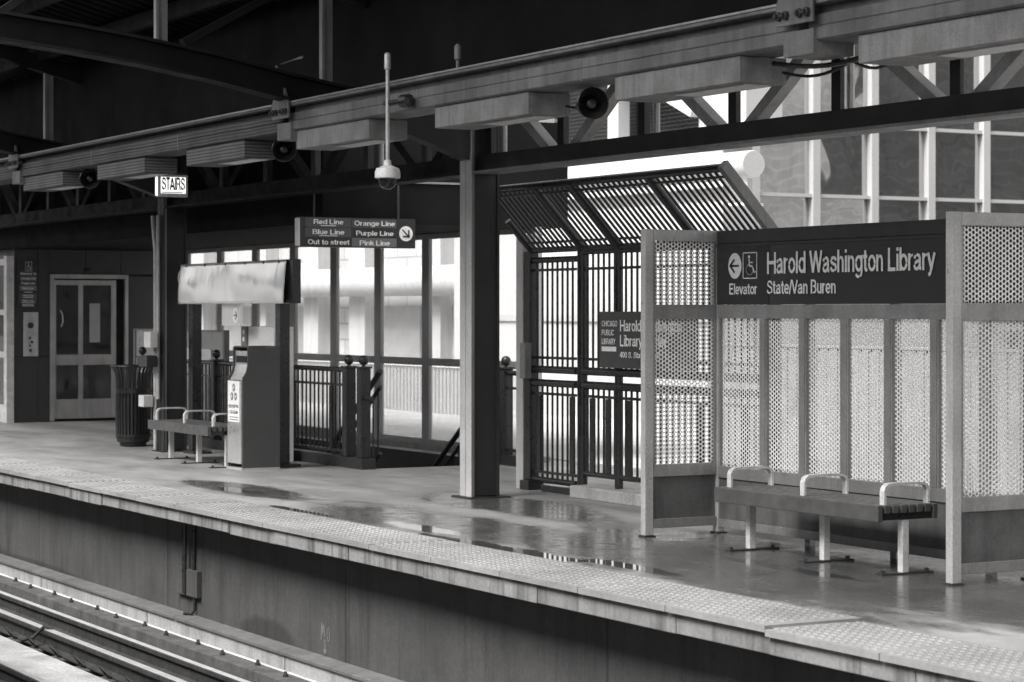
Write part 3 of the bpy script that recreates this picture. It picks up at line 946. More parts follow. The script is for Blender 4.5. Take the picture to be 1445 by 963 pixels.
t = thing('elevator_building', (-32.3, 11, 0), 'dark panelled elevator enclosure with a glazed steel door', 'elevator')
b = MB()
for (y0, y1, z0, z1) in ((9.80, 10.145, 0, .952), (9.80, 10.145, .957, 2.10), (9.80, 10.145, 2.105, 2.499), (10.15, 10.318, 0, .952), (10.15, 10.318, .957, 2.499), (10.322, 10.86, 2.15, 2.499), (10.865, 11.40, 2.15, 2.499), (11.51, 12.2, 0, .952), (11.51, 12.2, .957, 2.12), (11.405, 12.2, 2.15, 2.499)):
    b.box(-32.42, -32.30, y0, y1, z0, z1)
b.build('wall_panel', 'tile_wall', t, bev=.004)
BX(-40, -32.43, 9.83, 12.3, 0, 2.499).build('wall', 'tile_wall', t)
d = BX(-32.425, -32.34, 10.325, 11.505, 0.01, 2.14).build('door_backing', 'slot', t)
b = MB()
b.box(-32.335, -32.27, 10.322, 10.385, 0.01, 2.145); b.box(-32.335, -32.27, 11.455, 11.508, 0.01, 2.145); b.box(-32.335, -32.27, 10.386, 11.454, 2.08, 2.145)
b.build('door_frame', 'door_frame', t, bev=.004)
dr = MB()
for (y0, y1, z0, z1) in ((10.392, 10.42, .04, 2.06), (10.755, 10.825, .04, 2.06), (11.252, 11.33, .04, 2.06), (10.421, 10.754, .82, .975), (10.826, 11.251, .82, .975), (10.421, 10.754, .04, .325), (10.826, 11.251, .04, .325), (10.421, 10.754, 1.985, 2.06), (10.826, 11.251, 1.985, 2.06)):
    dr.box(-32.335, -32.30, y0, y1, z0, z1)
door = dr.build('door', 'door_frame', t, bev=.003)
for (y0, y1, z0, z1) in ((10.421, 10.754, .976, 1.984), (10.826, 11.251, .976, 1.984), (10.421, 10.754, .326, .819), (10.826, 11.251, .326, .819)):
    BX(-32.333, -32.322, y0, y1, z0, z1).build('door_pane', 'door_glass', door)
MB().tube([(-32.318, 10.50, 1.38), (-32.30, 10.52, 1.45), (-32.30, 10.515, 1.55), (-32.318, 10.49, 1.62)], .012, 8).build('door_handle', 'galv', door)
BX(-32.32, -32.318, 10.93, 11.09, 1.15, 1.72).build('door_notice', 'notice', door)
BX(-32.30, -32.285, 10.84, 10.93, 2.19, 2.24).build('floor_indicator', 'slot', t)
BX(-32.3, -32.27, 9.93, 10.145, .955, 1.592).build('call_panel', 'galv', t, bev=.004)
b = MB()
for (yy, zz, rr) in ((10.03, 1.40, .045), (10.02, 1.22, .018), (10.05, 1.16, .02), (10.02, 1.11, .016), (10.03, 1.04, .022)):
    b.lathe((-32.269, yy, zz), UX, [(0, rr), (.006, rr)], 12)
b.build('call_button', 'steel_dark', t)

# glazed shopfront left of the elevator (faces the track)
t = thing('lobby_glazing', (-33.5, 9.72, 0), 'white framed lobby glazing at the left edge of the picture', 'glazing')
b = MB()
b.box(-32.42, -32.28, 9.68, 9.79, 0, 2.4); b.box(-33.6, -33.5, 9.70, 9.79, 0, 2.35); b.box(-36.5, -36.4, 9.70, 9.79, 0, 2.35)
for z0, z1 in ((0, .25), (.93, 1.02), (1.55, 1.63), (2.27, 2.36)):
    b.box(-33.499, -32.421, 9.71, 9.785, z0, z1); b.box(-36.399, -33.601, 9.71, 9.785, z0, z1)
b.build('frame', 'white_rail', t, bev=.003)
BX(-36.39, -32.43, 9.74, 9.75, .1, 2.3).build('pane', 'glass', t)

# window wall behind the stairs
WY = 12.10
t = thing('window_wall', (-26.5, WY, 0), 'tall glazed wall with grey mullions behind the stairs', 'window wall')
mx = [-21.23 - 1.28 * k for k in range(9)]
for x in mx:
    b = BX(x - .09, x + .09, WY, WY + .05, 0.06, 2.499); b.build('mullion', 'mullion', t, bev=.004)
b = MB(); b2 = MB(); b3 = MB()
for xa, xb in zip(mx[1:], mx):
    b.box(xa + .101, xb - .101, WY + .004, WY + .048, .975, 1.06)
    b2.box(xa + .101, xb - .101, WY + .005, WY + .048, .06, .12)
    b3.box(xa + .101, xb - .101, WY + .005, WY + .048, 2.44, 2.499)
b.build('mid_rail', 'mullion', t, bev=.003); b2.build('bottom_rail', 'mullion', t, bev=.003); b3.build('head_rail', 'mullion', t)
for xa, xb in zip(mx[1:], mx):
    for z0, z1, m_ in ((.11, .99, 'hazy_glass'), (1.05, 2.45, 'glass')):
        b = MB(); b.face([(xa + .085, WY + .03, z0), (xb - .085, WY + .03, z0), (xb - .085, WY + .03, z1), (xa + .085, WY + .03, z1)])
        b.build('pane', m_, t)
BX(-32.2, -21.1, WY - .06, WY + .13, 0.0, .058).build('sill', 'alu_dull', t, bev=.003)

# stairs and their well
b = MB()
b.box(-28.2, -21.06, 11.98, 12.03, -4.5, -0.002)
b.box(-28.25, -28.2, 10.12, 12.0, -4.5, -0.002)
b.box(-28.2, -21.06, 10.05, 10.118, -4.5, -0.03)
b.box(-28.2, -21.06, 11.805, 11.979, -4.5, -0.004)
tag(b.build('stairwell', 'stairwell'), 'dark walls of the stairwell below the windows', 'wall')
b = MB()
for k in range(16):
    b.box(-21.06 - .27 * (k + 1), -21.06 - .27 * k, 10.13, 11.79, -3.6, -.18 * (k + 1))
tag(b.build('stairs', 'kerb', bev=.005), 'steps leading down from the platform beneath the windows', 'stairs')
for yy, lab in ((11.66, 'dark sloping handrail on the window side of the stairs'), (10.22, 'dark sloping handrail behind the iron railing')):
    t = thing('handrail', (-22, yy, 0), lab, 'handrail', 'handrails of the stairs')
    sl_ = .70
    z_at = lambda x, h: h + (x + 21.06) * sl_
    b = MB()
    b.tube([(-21.1, yy, z_at(-21.1, 1.02)), (-26.5, yy, z_at(-26.5, 1.02))], .03, 10)
    b.build('rail', 'steel_black', t)
    for hh in (.86, .18): MB().tube([(-21.1, yy, z_at(-21.1, hh)), (-26.5, yy, z_at(-26.5, hh))], .022, 8).build('lower_rail', 'steel_black', t)
    b = MB()
    for k in range(44):
        x = -21.15 - .12 * k
        b.tube([(x, yy, z_at(x, .18)), (x, yy, z_at(x, .86))], .010, 6)
    b.build('balusters', 'steel_black', t)

# iron railings with ball topped newels
def newel(par, x, y, name='newel', h=1.02, s=.055):
    b = MB(); b.box(x - s, x + s, y - s, y + s, .11, h)
    n = b.build(name, 'steel_black', par, bev=.006)
    b = MB(); b.box(x - s - .012, x + s + .012, y - s - .012, y + s + .012, h + .001, h + .022); b.lathe((x, y, h + .02), UZ, [(0, .02), (.02, .018)], 10)
    b.build('newel_cap', 'steel_black', n, bev=.003)
    MB().ball((x, y, h + .085), .052, 14, 8).build('ball_finial', 'steel_black', n, smooth=True)
def rail_run(par, x0, x1, y, sp=.105, h=1.0):
    b = MB()
    b.tube([(x0, y, h), (x1, y, h)], .027, 10)
    b.build('top_rail', 'steel_black', par, smooth=True)
    for za, zb in ((h - .17, h - .145), (.14, .17)): BX(x0, x1, y - .013, y + .013, za, zb).build('cross_rail', 'steel_black', par)
    b = MB(); n = int((x1 - x0) / sp)
    for k in range(n):
        x = x0 + (k + .5) * (x1 - x0) / n
        b.tube([(x, y, .15), (x, y, h - .02)], .011, 6)
    b.build('balusters', 'steel_black', par)
    for k in range(2, n, 9):
        x = x0 + (k + .5) * (x1 - x0) / n
        BX(x - .035, x + .035, y - .012, y + .012, .171, h - .175).build('flat_baluster', 'steel_black', par)
t = thing('stair_railing', (-24, 10.03, 0), 'black iron railing with ball topped posts in front of the stairs', 'railing')
newel(t, -21.10, 10.03); newel(t, -21.45, 10.03)
newel(t, -25.1, 10.03); newel(t, -27.6, 10.03)
rail_run(t, -25.04, -21.51, 10.03); rail_run(t, -27.54, -25.16, 10.03)
b = MB(); b.box(-28.0, -20.98, 9.95, 10.11, 0.0, .108)
b.build('base_kerb', 'steel_dark', t, bev=.006)
b = MB(); b.tube([(-21.10, 10.03, .72), (-20.90, 10.03, .72)], .024, 8); b.build('hand_grip', 'steel_dark', t)
t = thing('landing_railing', (-20.8, 11.62, 0), 'short black railing with two ball topped posts between column and gate', 'railing')
newel(t, -20.98, 11.62, h=1.0); newel(t, -20.50, 11.62, h=1.0)
rail_run(t, -20.92, -20.56, 11.62, sp=.12, h=.96)
BX(-21.04, -20.42, 11.54, 11.70, 0, .108).build('base_kerb', 'steel_dark', t, bev=.005)

# grey notice panel and white paper behind the railing
t = thing('screen_panel', (-28, 10.65, 0), 'grey screen panel standing behind the iron railing', 'panel')
b = BX(-29.5, -26.35, 10.63, 10.66, .25, 1.35); b.build('panel', 'notice', t)
b = MB(); b.box(-29.55, -29.50, 10.61, 10.68, 0, 1.37); b.box(-26.35, -26.30, 10.61, 10.68, 0, 1.37); b.box(-29.5, -26.35, 10.62, 10.67, 1.351, 1.37); b.build('frame', 'steel_mid', t)
BX(-27.9, -26.75, 10.615, 10.628, .93, 1.13).build('paper', 'white', t)

# direction sign by the stairs (faces along the platform)
t = thing('direction_sign', (-21.12, 10, 2.25), 'black hanging sign listing train lines with a round arrow', 'sign')
SX = -21.10
BX(SX - .10, SX, 9.33, 10.62, 2.250, 2.552).build('panel', 'sign_dark', t, bev=.003)
BX(SX - .095, SX - .005, 9.312, 9.328, 2.262, 2.54).build('end_cap', 'white', t)
for y0 in (9.5, 10.45): MB().tube([(SX - .05, y0, 2.553), (SX - .05, y0, 2.95)], .012, 8).build('hanger', 'steel_dark', t)
e = .003
def sgn_y(px): return 9.33 + (px - 130) / (1318 - 130) * 1.29
def sgn_z(py): return 2.552 - (py - 118) / (436 - 118) * .302
b1 = MB(); b2 = MB()
for bb, r in (('sign_band', (178, 645, 125, 222)), ('sign_band', (178, 645, 230, 325)), ('sign_band', (655, 1117, 130, 222)), ('sign_band_pale', (655, 1117, 332, 425))):
    BX(SX, SX + e, sgn_y(r[0]), sgn_y(r[1]), sgn_z(r[3]), sgn_z(r[2])).build('colour_band', bb, t)
b = MB()
for s, x0, x1, base, top in (('Red Line', 260, 565, 192, 140), ('Orange Line', 677, 1100, 200, 148), ('Blue Line', 250, 575, 300, 248), ('Purple Line', 693, 1085, 305, 255), ('Out to street', 203, 628, 407, 355), ('Pink Line', 730, 1047, 410, 358)):
    b = MB(); write(b, s, (SX + .006, sgn_y(x0), sgn_z(base)), UY, UZ, sgn_y(x1) - sgn_y(x0), sgn_z(top) - sgn_z(base), .085); b.build('lettering', 'letter_white', t)
for x0, x1, y0 in ((335, 490, 207), (320, 505, 314)):
    BX(SX + e, SX + .006, sgn_y(x0), sgn_y(x1), sgn_z(y0 + 4), sgn_z(y0 - 3)).build('small_print', 'letter_white', t)
b = MB(); disc(b, (SX + .006, sgn_y(1215), sgn_z(278)), UY, UZ, .078); b.build('arrow_disc', 'letter_white', t)
b = MB(); arrow(b, (SX + .009, sgn_y(1215), sgn_z(278)), UY, UZ, .085, R(-45)); b.build('arrow', 'sign_dark', t)

# lit STAIRS sign
t = thing('stairs_sign', (-22, 8.3, 2.76), 'small lit white sign with black letters STAIRS hanging from the gutter', 'sign')
BX(-22.06, -22.0, 8.16, 8.48, 2.765, 2.99).build('case', 'galv', t, bev=.003)
BX(-22.055, -22.005, 8.150, 8.158, 2.775, 2.98).build('lit_edge', 'lit', t)
BX(-21.999, -21.996, 8.19, 8.455, 2.80, 2.965).build('lit_face', 'lit', t)
b = MB(); write(b, 'STAIRS', (-21.993, 8.197, 2.835), UY, UZ, .25, .125, .095); b.box(-21.995, -21.993, 8.20, 8.42, 2.805, 2.814); b.build('lettering', 'slot', t)
MB().tube([(-22.03, 8.17, 2.991), (-22.03, 8.17, 3.2)], .009, 6).build('hanger', 'galv', t)
BX(-22.05, -22.01, 8.16, 8.46, 2.992, 3.01).build('hanger_bar', 'steel_dark', t)

# elevator directions on the wall
t = thing('elevator_sign', (-32.29, 10, 1.65), 'dark wall sign with wheelchair symbol listing lines reached by elevator', 'sign')
EX = -32.285
BX(-32.299, EX, 9.835, 10.14, 1.655, 2.35).build('panel', 'sign_dark', t)
ez = lambda py: 2.35 - (py - 110) / (850 - 110) * .695
ey = lambda px: 9.835 + (px - 75) / (430 - 75) * .305
b1 = MB(); b2 = MB(); b = MB()
for m_, z0, z1 in (('sign_band', 445, 360), ('sign_band_pale', 585, 512), ('sign_band', 705, 632), ('sign_band', 775, 715)):
    BX(EX, EX + e, ey(125), ey(410), ez(z0), ez(z1)).build('colour_band', m_, t)
for s, x0, x1, base, top in (('Elevator to', 133, 405, 343, 305), ('Orange Line', 140, 400, 415, 380), ('Purple Line', 145, 385, 490, 455), ('Pink Line', 165, 360, 568, 535), ('Red Line', 175, 355, 675, 645), ('Blue Line', 170, 362, 755, 727)):
    b = MB(); write(b, s, (EX + .006, ey(x0), ez(base)), UY, UZ, ey(x1) - ey(x0), ez(top) - ez(base), .085); b.build('lettering', 'letter', t)
b = MB()
for x0, x1, y0 in ((185, 345, 610), (175, 355, 692), (160, 375, 772), (165, 360, 800), (165, 365, 820)):
    b.box(EX + e, EX + .005, ey(x0), ey(x1), ez(y0 + 5), ez(y0 - 4))
b.build('small_print', 'letter', t)
b = MB(); wheelchair(b, (EX + .006, ey(272), ez(215)), UY, UZ, .105, .9); b.build('wheelchair_symbol', 'letter', t)

# ------------------------------------------------------------------ framed sign under plastic film, behind the far bench
t = thing('elevator_name_sign', (-23, 9.42, 0), 'freestanding station sign on dark legs wrapped in plastic film', 'sign')
BX(-24.62, -21.40, 9.38, 9.47, 1.685, 2.135).build('sign_board', 'sign_dark', t, bev=.004)
for x in (-24.33, -21.86):
    BX(x - .06, x + .06, 9.41, 9.52, .03, 1.684).build('leg', 'steel_black', t)
for x in (-24.33, -21.86): BX(x - .17, x + .17, 9.38, 9.60, 0, .029).build('foot_plate', 'steel_dark', t)
b = MB()
disc(b, (-24.56, 9.378, 1.98), UX, UZ, .085, 24); b.build('arrow_disc', 'letter', t)
b = MB(); write(b, 'Elevator', (-24.60, 9.378, 1.745), UX, UZ, .30, .075); b.build('lettering', 'letter', t)
b = MB(); write(b, 'Harold Washington', (-24.13, 9.378, 1.93), UX, UZ, 1.5, .11); b.build('lettering', 'letter', t)
b = MB(); arrow(b, (-24.56, 9.375, 1.98), UX, UZ, .085, R(180)); b.build('arrow', 'sign_dark', t)
# film: real wavy sheet, thin but with a back
def film(x0, x1, z0, z1, y, nx, nz, amp):
    b = MB(); gr = []
    for i in range(nx + 1):
        for j in range(nz + 1):
            u = i / nx; v = j / nz
            dz = .034 * (1 - v) + .008 * math.sin(math.pi * v) * (.8 + .3 * math.sin(u * 7 + 1)) + amp * (math.sin(u * 23) * .5 + math.sin(u * 41 + 2 + v * 2) * .15 + math.sin(u * 9 + v * 3) * .6) * (0.35 + .65 * math.sin(math.pi * v))
            b.v.append((x0 + (x1 - x0) * u, y - .012 - amp - dz, z0 + (z1 - z0) * v))
    for i in range(nx):
        for j in range(nz):
            a = i * (nz + 1) + j
            b.f.append((a, a + nz + 1, a + nz + 2, a + 1)); b.mi.append(0)
    return b
fo = film(-24.50, -21.52, 1.684, 2.13, 9.378, 90, 14, .006).build('plastic_film', 'film', None, smooth=True)
tag(fo, 'shiny crinkled plastic film stretched over the elevator sign', 'plastic film')
so_ = fo.modifiers.new('thick', 'SOLIDIFY'); so_.thickness = .002
b = MB()
for x in (-24.3, -23.75, -23.15, -22.6, -22.1, -21.7):
    for z in (1.71, 2.11): MB().lathe((x, 9.36, z), (0, -1, 0), [(0, .014), (.012, .012)], 8).build('film_button', 'steel_dark', fo)
t = thing('arrow_notice', (-23.1, 9.4, 1.4), 'small pale film covered notice hanging under the wrapped sign', 'notice')
BX(-23.36, -22.85, 9.40, 9.43, 1.45, 1.683).build('plate', 'film', t)
b = MB(); 
disc(b, (-22.97, 9.397, 1.56), UX, UZ, .085, 20); b.build('arrow_disc', 'letter_white', t)
b = MB(); arrow(b, (-22.97, 9.394, 1.56), UX, UZ, .08, 0); b.build('arrow', 'sign_band_pale', t)
t = thing('ticket_box', (-22.9, 9.6, 0), 'pale upright box behind the recycling bin', 'box')
BX(-23.15, -22.45, 9.62, 9.85, .0, 1.44).build('body', 'white', t, bev=.005)
BX(-23.31, -23.155, 9.60, 9.85, 0.0, 1.44).build('side_panel', 'steel_mid', t, bev=.004)
b = MB(); 
for z in (1.38, 1.30, 1.20):
    disc(b, (-23.23, 9.597, z), UX, UZ, .028, 14)
b.build('symbol', 'letter_white', t)

# ------------------------------------------------------------------ gate and fence with bar grille
FY = 10.20
t = thing('platform_gate', (-17.5, FY, 0), 'black barred gate hung on a pale post beside the column', 'gate')
BX(-18.14, -18.015, FY - .05, FY + .08, 0, 2.30).build('gate_post', 'cover', t, bev=.005)
BX(-18.01, -17.90, FY - .04, FY + .05, .09, 2.14).build('hinge_stile', 'steel_black', t, bev=.004)
for z, r in ((2.06, .028), (1.085, .034), (.965, .034), (.10, .028)):
    MB().tube([(-17.90, FY, z), (-17.14, FY, z)], r, 10).build('gate_rail', 'steel_black', t, smooth=True)
for z in (1.97, 1.19, .87, .17):
    BX(-17.89, -17.16, FY - .012, FY + .012, z - .012, z + .012).build('thin_rail', 'steel_black', t)
b = MB()
for k in range(8):
    x = -17.83 + k * .088
    b.tube([(x, FY, 1.11), (x, FY, 2.04)], .012, 6); b.tube([(x, FY, .12), (x, FY, .94)], .012, 6)
b.build('gate_bars', 'steel_black', t)
for x in (-17.80, -17.22):
    BX(x - .035, x + .035, FY - .010, FY + .010, .183, .855).build('flat_bar', 'steel_black', t)
BX(-17.97, -17.87, FY - .11, FY - .041, 1.0, 1.32).build('lock_box', 'steel_mid', t, bev=.006)
b = MB(); b.box(-18.02, -17.86, FY - .08, FY + .08, 0, .085); b.box(-17.72, -17.05, FY - .03, FY + .09, 0, .06); b.build('foot_block', 'steel_black', t, bev=.004)

t = thing('platform_fence', (-15.5, FY, 0), 'black barred fence with sloped bar grille along its top', 'fence')
FX0, FX1 = -17.05, -14.2
posts = (-17.05, -16.45, -14.2)
for x in posts:
    b = MB(); b.tube([(x, FY, .10), (x, FY, 2.16)], .045 if x != -16.45 else .036, 12); b.build('fence_post', 'steel_black', t, smooth=True)
for z, r in ((2.12, .028), (1.085, .036), (.965, .036), (.20, .024)):
    MB().tube([(FX0, FY, z), (FX1, FY, z)], r, 10).build('fence_rail', 'steel_black', t, smooth=True)
for z in (1.97, 1.19, .87): BX(FX0 + .05, FX1, FY - .012, FY + .012, z - .012, z + .012).build('thin_rail', 'steel_black', t)
b = MB(); k = 0
x = FX0 + .09
while x < FX1:
    if min(abs(x - p) for p in posts) > .05:
        b.tube([(x, FY, 1.11), (x, FY, 2.10)], .012, 6); b.tube([(x, FY, .21), (x, FY, .94)], .012, 6)
    x += .089
b.build('fence_bars', 'steel_black', t)
for x in (-16.88, -16.62, -16.28, -15.2, -14.6):
    BX(x - .035, x + .035, FY - .010, FY + .010, .22, .855).build('flat_bar', 'steel_black', t)
# sloped grille leaning towards the track
lo, hi = (FY, 2.15), (9.71, 2.675)
GX0, GX1 = -17.92, -14.16
gp = lambda x, s: (x, lo[0] + (hi[0] - lo[0]) * s, lo[1] + (hi[1] - lo[1]) * s)
b = MB()
b.tube([gp(GX0, 1), gp(GX1, 1)], .034, 10); b.tube([gp(GX0, 0), gp(GX1, 0)], .028, 10)
b.tube([gp(GX0 - .02, -.02), gp(GX0 - .02, .5)], .034, 10)
b.build('grille_frame', 'steel_black', t, smooth=True)
b = MB(); b.beam(gp(GX1, -.05), gp(GX1, 1.05), .06, .085, (0, .73, .68)); b.build('grille_end', 'steel_mid', t, bev=.006)
for x in (-17.05, -16.45, -15.25): MB().tube([gp(x, 0), gp(x, 1)], .038, 10).build('grille_strut', 'steel_black', t, smooth=True)
b = MB(); n = 46
for k in range(1, n):
    x = GX0 + (GX1 - GX0) * k / n
    if min(abs(x - p) for p in (-17.05, -16.45, -15.25)) > .045:
        b.tube([gp(x, .01), gp(x, .99)], .012, 6)
b.build('grille_bars', 'steel_black', t)
for s in (.12, .88): MB().tube([gp(GX0, s), gp(GX1, s)], .012, 6).build('grille_rod', 'steel_black', t)
b = MB(); b.box(-17.0, -14.0, FY - .16, FY + .14, 0, .105)
tag(b.build('fence_kerb', 'kerb', bev=.01), 'pale concrete kerb under the barred fence', 'kerb')
b = MB()
for k in range(14): b.box(-17.8 + k * .055, -17.77 + k * .055, FY + .12, FY + .75, .002, .018)
b.box(-17.83, -17.02, FY + .10, FY + .119, .002, .018)
tag(b.build('floor_grating', 'galv'), 'metal floor grating just inside the gate', 'grating')

t = thing('library_sign', (-15.9, 10.1, 1.1), 'glossy library sign hung on the fence, half hidden by the shelter', 'sign')
LY = FY - .075
BX(-16.64, -15.2, LY, LY + .02, 1.125, 1.60).build('panel', 'sign_band', t)
b = MB()
for s, z, wd in (('CHICAGO', 1.475, .25), ('PUBLIC', 1.40, .20), ('LIBRARY', 1.325, .22)):
    write(b, s, (-16.60, LY - .003, z), UX, UZ, wd, .048, .0)
b.box(-16.60, -16.37, LY - .004, LY - .001, 1.265, 1.305)
write(b, 'Harold Washington', (-16.31, LY - .003, 1.435), UX, UZ, .95, .095)
write(b, 'Library Center', (-16.31, LY - .003, 1.31), UX, UZ, .72, .095)
write(b, '400 S. State Street', (-16.31, LY - .003, 1.215), UX, UZ, .60, .05)
b.build('lettering', 'letter_white', t)

# ------------------------------------------------------------------ perforated sheet
def perf_sheet(w_, h_, p=.030, r=.0112, th=.003):
    """hexagonal pattern of round holes in local (u,v); returns verts (u,v,d) and faces"""
    V = []; F = []
    hexr = p / math.sqrt(3)
    H = [(hexr * math.cos(math.pi / 3 * k), hexr * math.sin(math.pi / 3 * k)) for k in range(6)]
    C = [(r * math.cos(math.pi / 6 * k), r * math.sin(math.pi / 6 * k)) for k in range(12)]
    nu = int(w_ / (p * .866)); nv = int(h_ / p)
    ox = (w_ - (nu - 1) * p * .866) / 2; oy = (h_ - (nv - .5) * p) / 2 + .25 * p
    for i in range(nu):
        for j in range(nv):
            cx = ox + i * p * .866; cy = oy + j * p + (p / 2 if i % 2 else 0) - .25 * p
            i0 = len(V)
            for k in range(6):
                V.append((cx + H[k][0], cy + H[k][1], 0))
                h2 = ((H[k][0] + H[(k + 1) % 6][0]) / 2, (H[k][1] + H[(k + 1) % 6][1]) / 2)
                V.append((cx + h2[0], cy + h2[1], 0))
            for c in C: V.append((cx + c[0], cy + c[1], 0))
            for c in C: V.append((cx + c[0], cy + c[1], th))
            for k in range(12):
                k2 = (k + 1) % 12
                F.append((i0 + k, i0 + k2, i0 + 12 + k2, i0 + 12 + k))
                F.append((i0 + 12 + k, i0 + 12 + k2, i0 + 24 + k2, i0 + 24 + k))
    return V, F
_ps = {}
def perf(parent, name, org, u, d, w_, h_):
    key = (round(w_, 4), round(h_, 4))
    if key not in _ps: _ps[key] = perf_sheet(w_, h_)
    V, F = _ps[key]
    b = MB(); org = Vector(org); u = Vector(u); d = Vector(d)
    b.v = [tuple(org + u * a + Vector((0, 0, c)) + d * q) for a, c, q in V]
    b.f = list(F); b.mi = [0] * len(F)
    return b.build(name, 'perf', parent)

# ------------------------------------------------------------------ shelter
t = thing('platform_shelter', (-12, 9.0, 0), 'open metal windbreak shelter with perforated panels and station name board', 'shelter')
SB = 9.34    # front face of the back wall
SL, SR = -13.78, -10.48
def post(x0, x1, y0, y1, z1=2.185, mat='alu'):
    n = BX(x0, x1, y0, y1, 0.012, z1).build('post', mat, t, bev=.004)
    BX(x0 - .012, x1 + .012, y0 - .012, y1 + .012, 0, .0115).build('base_plate', 'steel_dark', n)
post(SL, SL + .06, 8.725, 8.795)
post(SR, SR + .06, 8.745, 8.815)
post(SL, SL + .07, SB, SB + .06)
post(SR, SR + .07, SB, SB + .06)
for (x0, y0) in ((SL, 8.797), (SR, 8.817)):
    y1 = SB - .002
    for nm, z0, z1, m, xx in (('rail', 2.105, 2.184, 'alu', .058), ('rail', 1.545, 1.65, 'alu_dull', .055), ('rail', .425, .512, 'alu_dull', .055), ('rail', .06, .125, 'alu_dull', .055)):
        BX(x0 + .004, x0 + xx, y0, y1, z0, z1).build(nm, m, t, bev=.003)
    BX(x0 + .02, x0 + .035, y0, y1, .126, .424).build('kick_plate', 'kick', t)
    for (ya, yb) in ((y0, y0 + .02), (y1 - .02, y1)):
        for za, zb in ((.513, 1.544), (1.651, 2.104)):
            BX(x0 + .012, x0 + .05, ya, yb, za, zb).build('panel_edge', 'alu_dull', t)
    perf(t, 'perforated_panel', (x0 + .04, y0 + .01, .515), UY, (-1, 0, 0), y1 - y0 - .02, 1.03)
    perf(t, 'perforated_panel', (x0 + .04, y0 + .01, 1.65), UY, (-1, 0, 0), y1 - y0 - .02, .455)
# back wall
XA, XB = SL + .072, SR - .002
BX(XA, XB, SB - .01, SB + .05, 2.085, 2.18).build('header', 'steel_dark', t, bev=.004)
BX(XA, XB, SB - .004, SB + .045, 1.552, 1.648).build('rail', 'alu_dull', t, bev=.003)
BX(XA, XB, SB - .004, SB + .045, .405, .49).build('rail', 'alu_dull', t, bev=.003)
BX(XA, XB, SB + .012, SB + .026, .11, .404).build('kick_plate', 'kick', t)
BX(XA, XB, SB, SB + .045, .05, .109).build('rail', 'alu_dull', t, bev=.003)
pc = [-13.16 + .463 * k for k in range(6)]
edges = [XA] + pc + [XB]
for x in pc:
    BX(x - .028, x + .028, SB - .004, SB + .05, .491, 1.551).build('upright', 'alu_dull', t, bev=.003)
    if x in pc[1::2]:
        BX(x - .03, x + .03, SB + .046, SB + .09, .0, 1.9).build('stay', 'alu_dull', t)
for k in range(7):
    a = (edges[k] + (.028 if k else 0)); c = edges[k + 1] - (.028 if k < 6 else 0)
    perf(t, 'perforated_panel', (a - .004, SB + .03, .488), UX, (0, 1, 0), c - a + .008, 1.066)
    for xa in (a, c - .014): BX(xa, xa + .014, SB + .004, SB + .028, .491, 1.551).build('panel_edge', 'steel_mid', t)
sg = BX(XA, XB, SB - .012, SB + .02, 1.65, 2.084).build('name_board', 'sign_mid', t, bev=.003)
BX(XA + .02, -13.06, SB - .0155, SB - .0125, 1.656, 2.06).build('elevator_panel', 'sign_dark', sg)
BX(XA, XB, SB - .018, SB - .0126, 2.062, 2.083).build('board_trim', 'steel_dark', sg)
def sx(px):     # picture column -> X on the board, measured once from the photograph
    u_ = (px - 722.5) / 3234.; c_, s_ = math.cos(TH), math.sin(TH)
    tt = SB / (s_ + u_ * c_)
    return tt * (-c_ + u_ * s_)
SY = SB - .0185
b = MB()
for s, x_, z_, w_, h_ in (('Harold Washington Library', -13.08, 1.862, 1.81, .150), ('State/Van Buren', -13.08, 1.722, .79, .095), ('Elevator', -13.54, 1.722, .345, .078)):
    b = MB(); write(b, s, (x_, SY, z_), UX, UZ, w_, h_, .078); b.build('lettering', 'letter', sg)
b = MB()
disc(b, (-13.47, SY, 1.925), UX, UZ, .092, 28, ru=.082)
wheelchair(b, (-13.285, SY, 1.925), UX, UZ, .145, 1.15)
b.build('symbol', 'letter', sg)
b = MB(); arrow(b, (-13.475, SY - .003, 1.925), UX, UZ, .088, R(180)); b.build('arrow', 'sign_dark', sg)

# ------------------------------------------------------------------ benches
t = thing('platform_bench', (-11.87, 8.88, 0), 'slatted bench with pale armrests standing inside the shelter', 'bench', 'slatted benches with looped armrests')
BL, BR = -12.75, -11.0
b = MB(); b.box(BL, BR, 8.655, 8.695, .328, .428)
for k in range(6):
    y = 8.71 + k * .062
    b.box(BL, BR, y, y + .046, .376, .427)
b.box(BL, BR, 9.082, 9.118, .335, .427)
b.build('seat', 'wood', t, bev=.005)
for x in (BL + .08, -11.84, BR - .05): BX(x - .03, x + .03, 8.70, 9.08, .335, .374).build('seat_support', 'steel_black', t)
for x in (-12.66, -11.84, -11.05):
    l_ = BX(x - .025, x + .025, 8.865, 8.915, .01, .334).build('leg', 'white_rail', t, bev=.004)
    q = MB(); q.box(x - .035, x + .035, 8.70, 9.10, 0, .010); q.tube([(x, 8.73, .01), (x, 8.73, .028)], .014, 8); q.tube([(x, 9.07, .01), (x, 9.07, .028)], .014, 8)
    q.build('foot_plate', 'steel_dark', l_)
for x in (-12.68, -11.86, -11.05):
    q = MB()
    pts = [(x, 8.735, .40), (x, 8.735, .51), (x, 8.745, .533), (x, 8.768, .548), (x, 8.81, .552), (x, 9.0, .552), (x, 9.04, .547), (x, 9.06, .533), (x, 9.07, .51), (x, 9.07, .40)]
    for p0, p1 in zip(pts, pts[1:]):
        dd = (Vector(p1) - Vector(p0)).normalized()
        q.beam(Vector(p0) - dd * .002, Vector(p1) + dd * .002, .045, .016, (0, -dd.z, dd.y))
    q.build('armrest', 'white_rail', t)
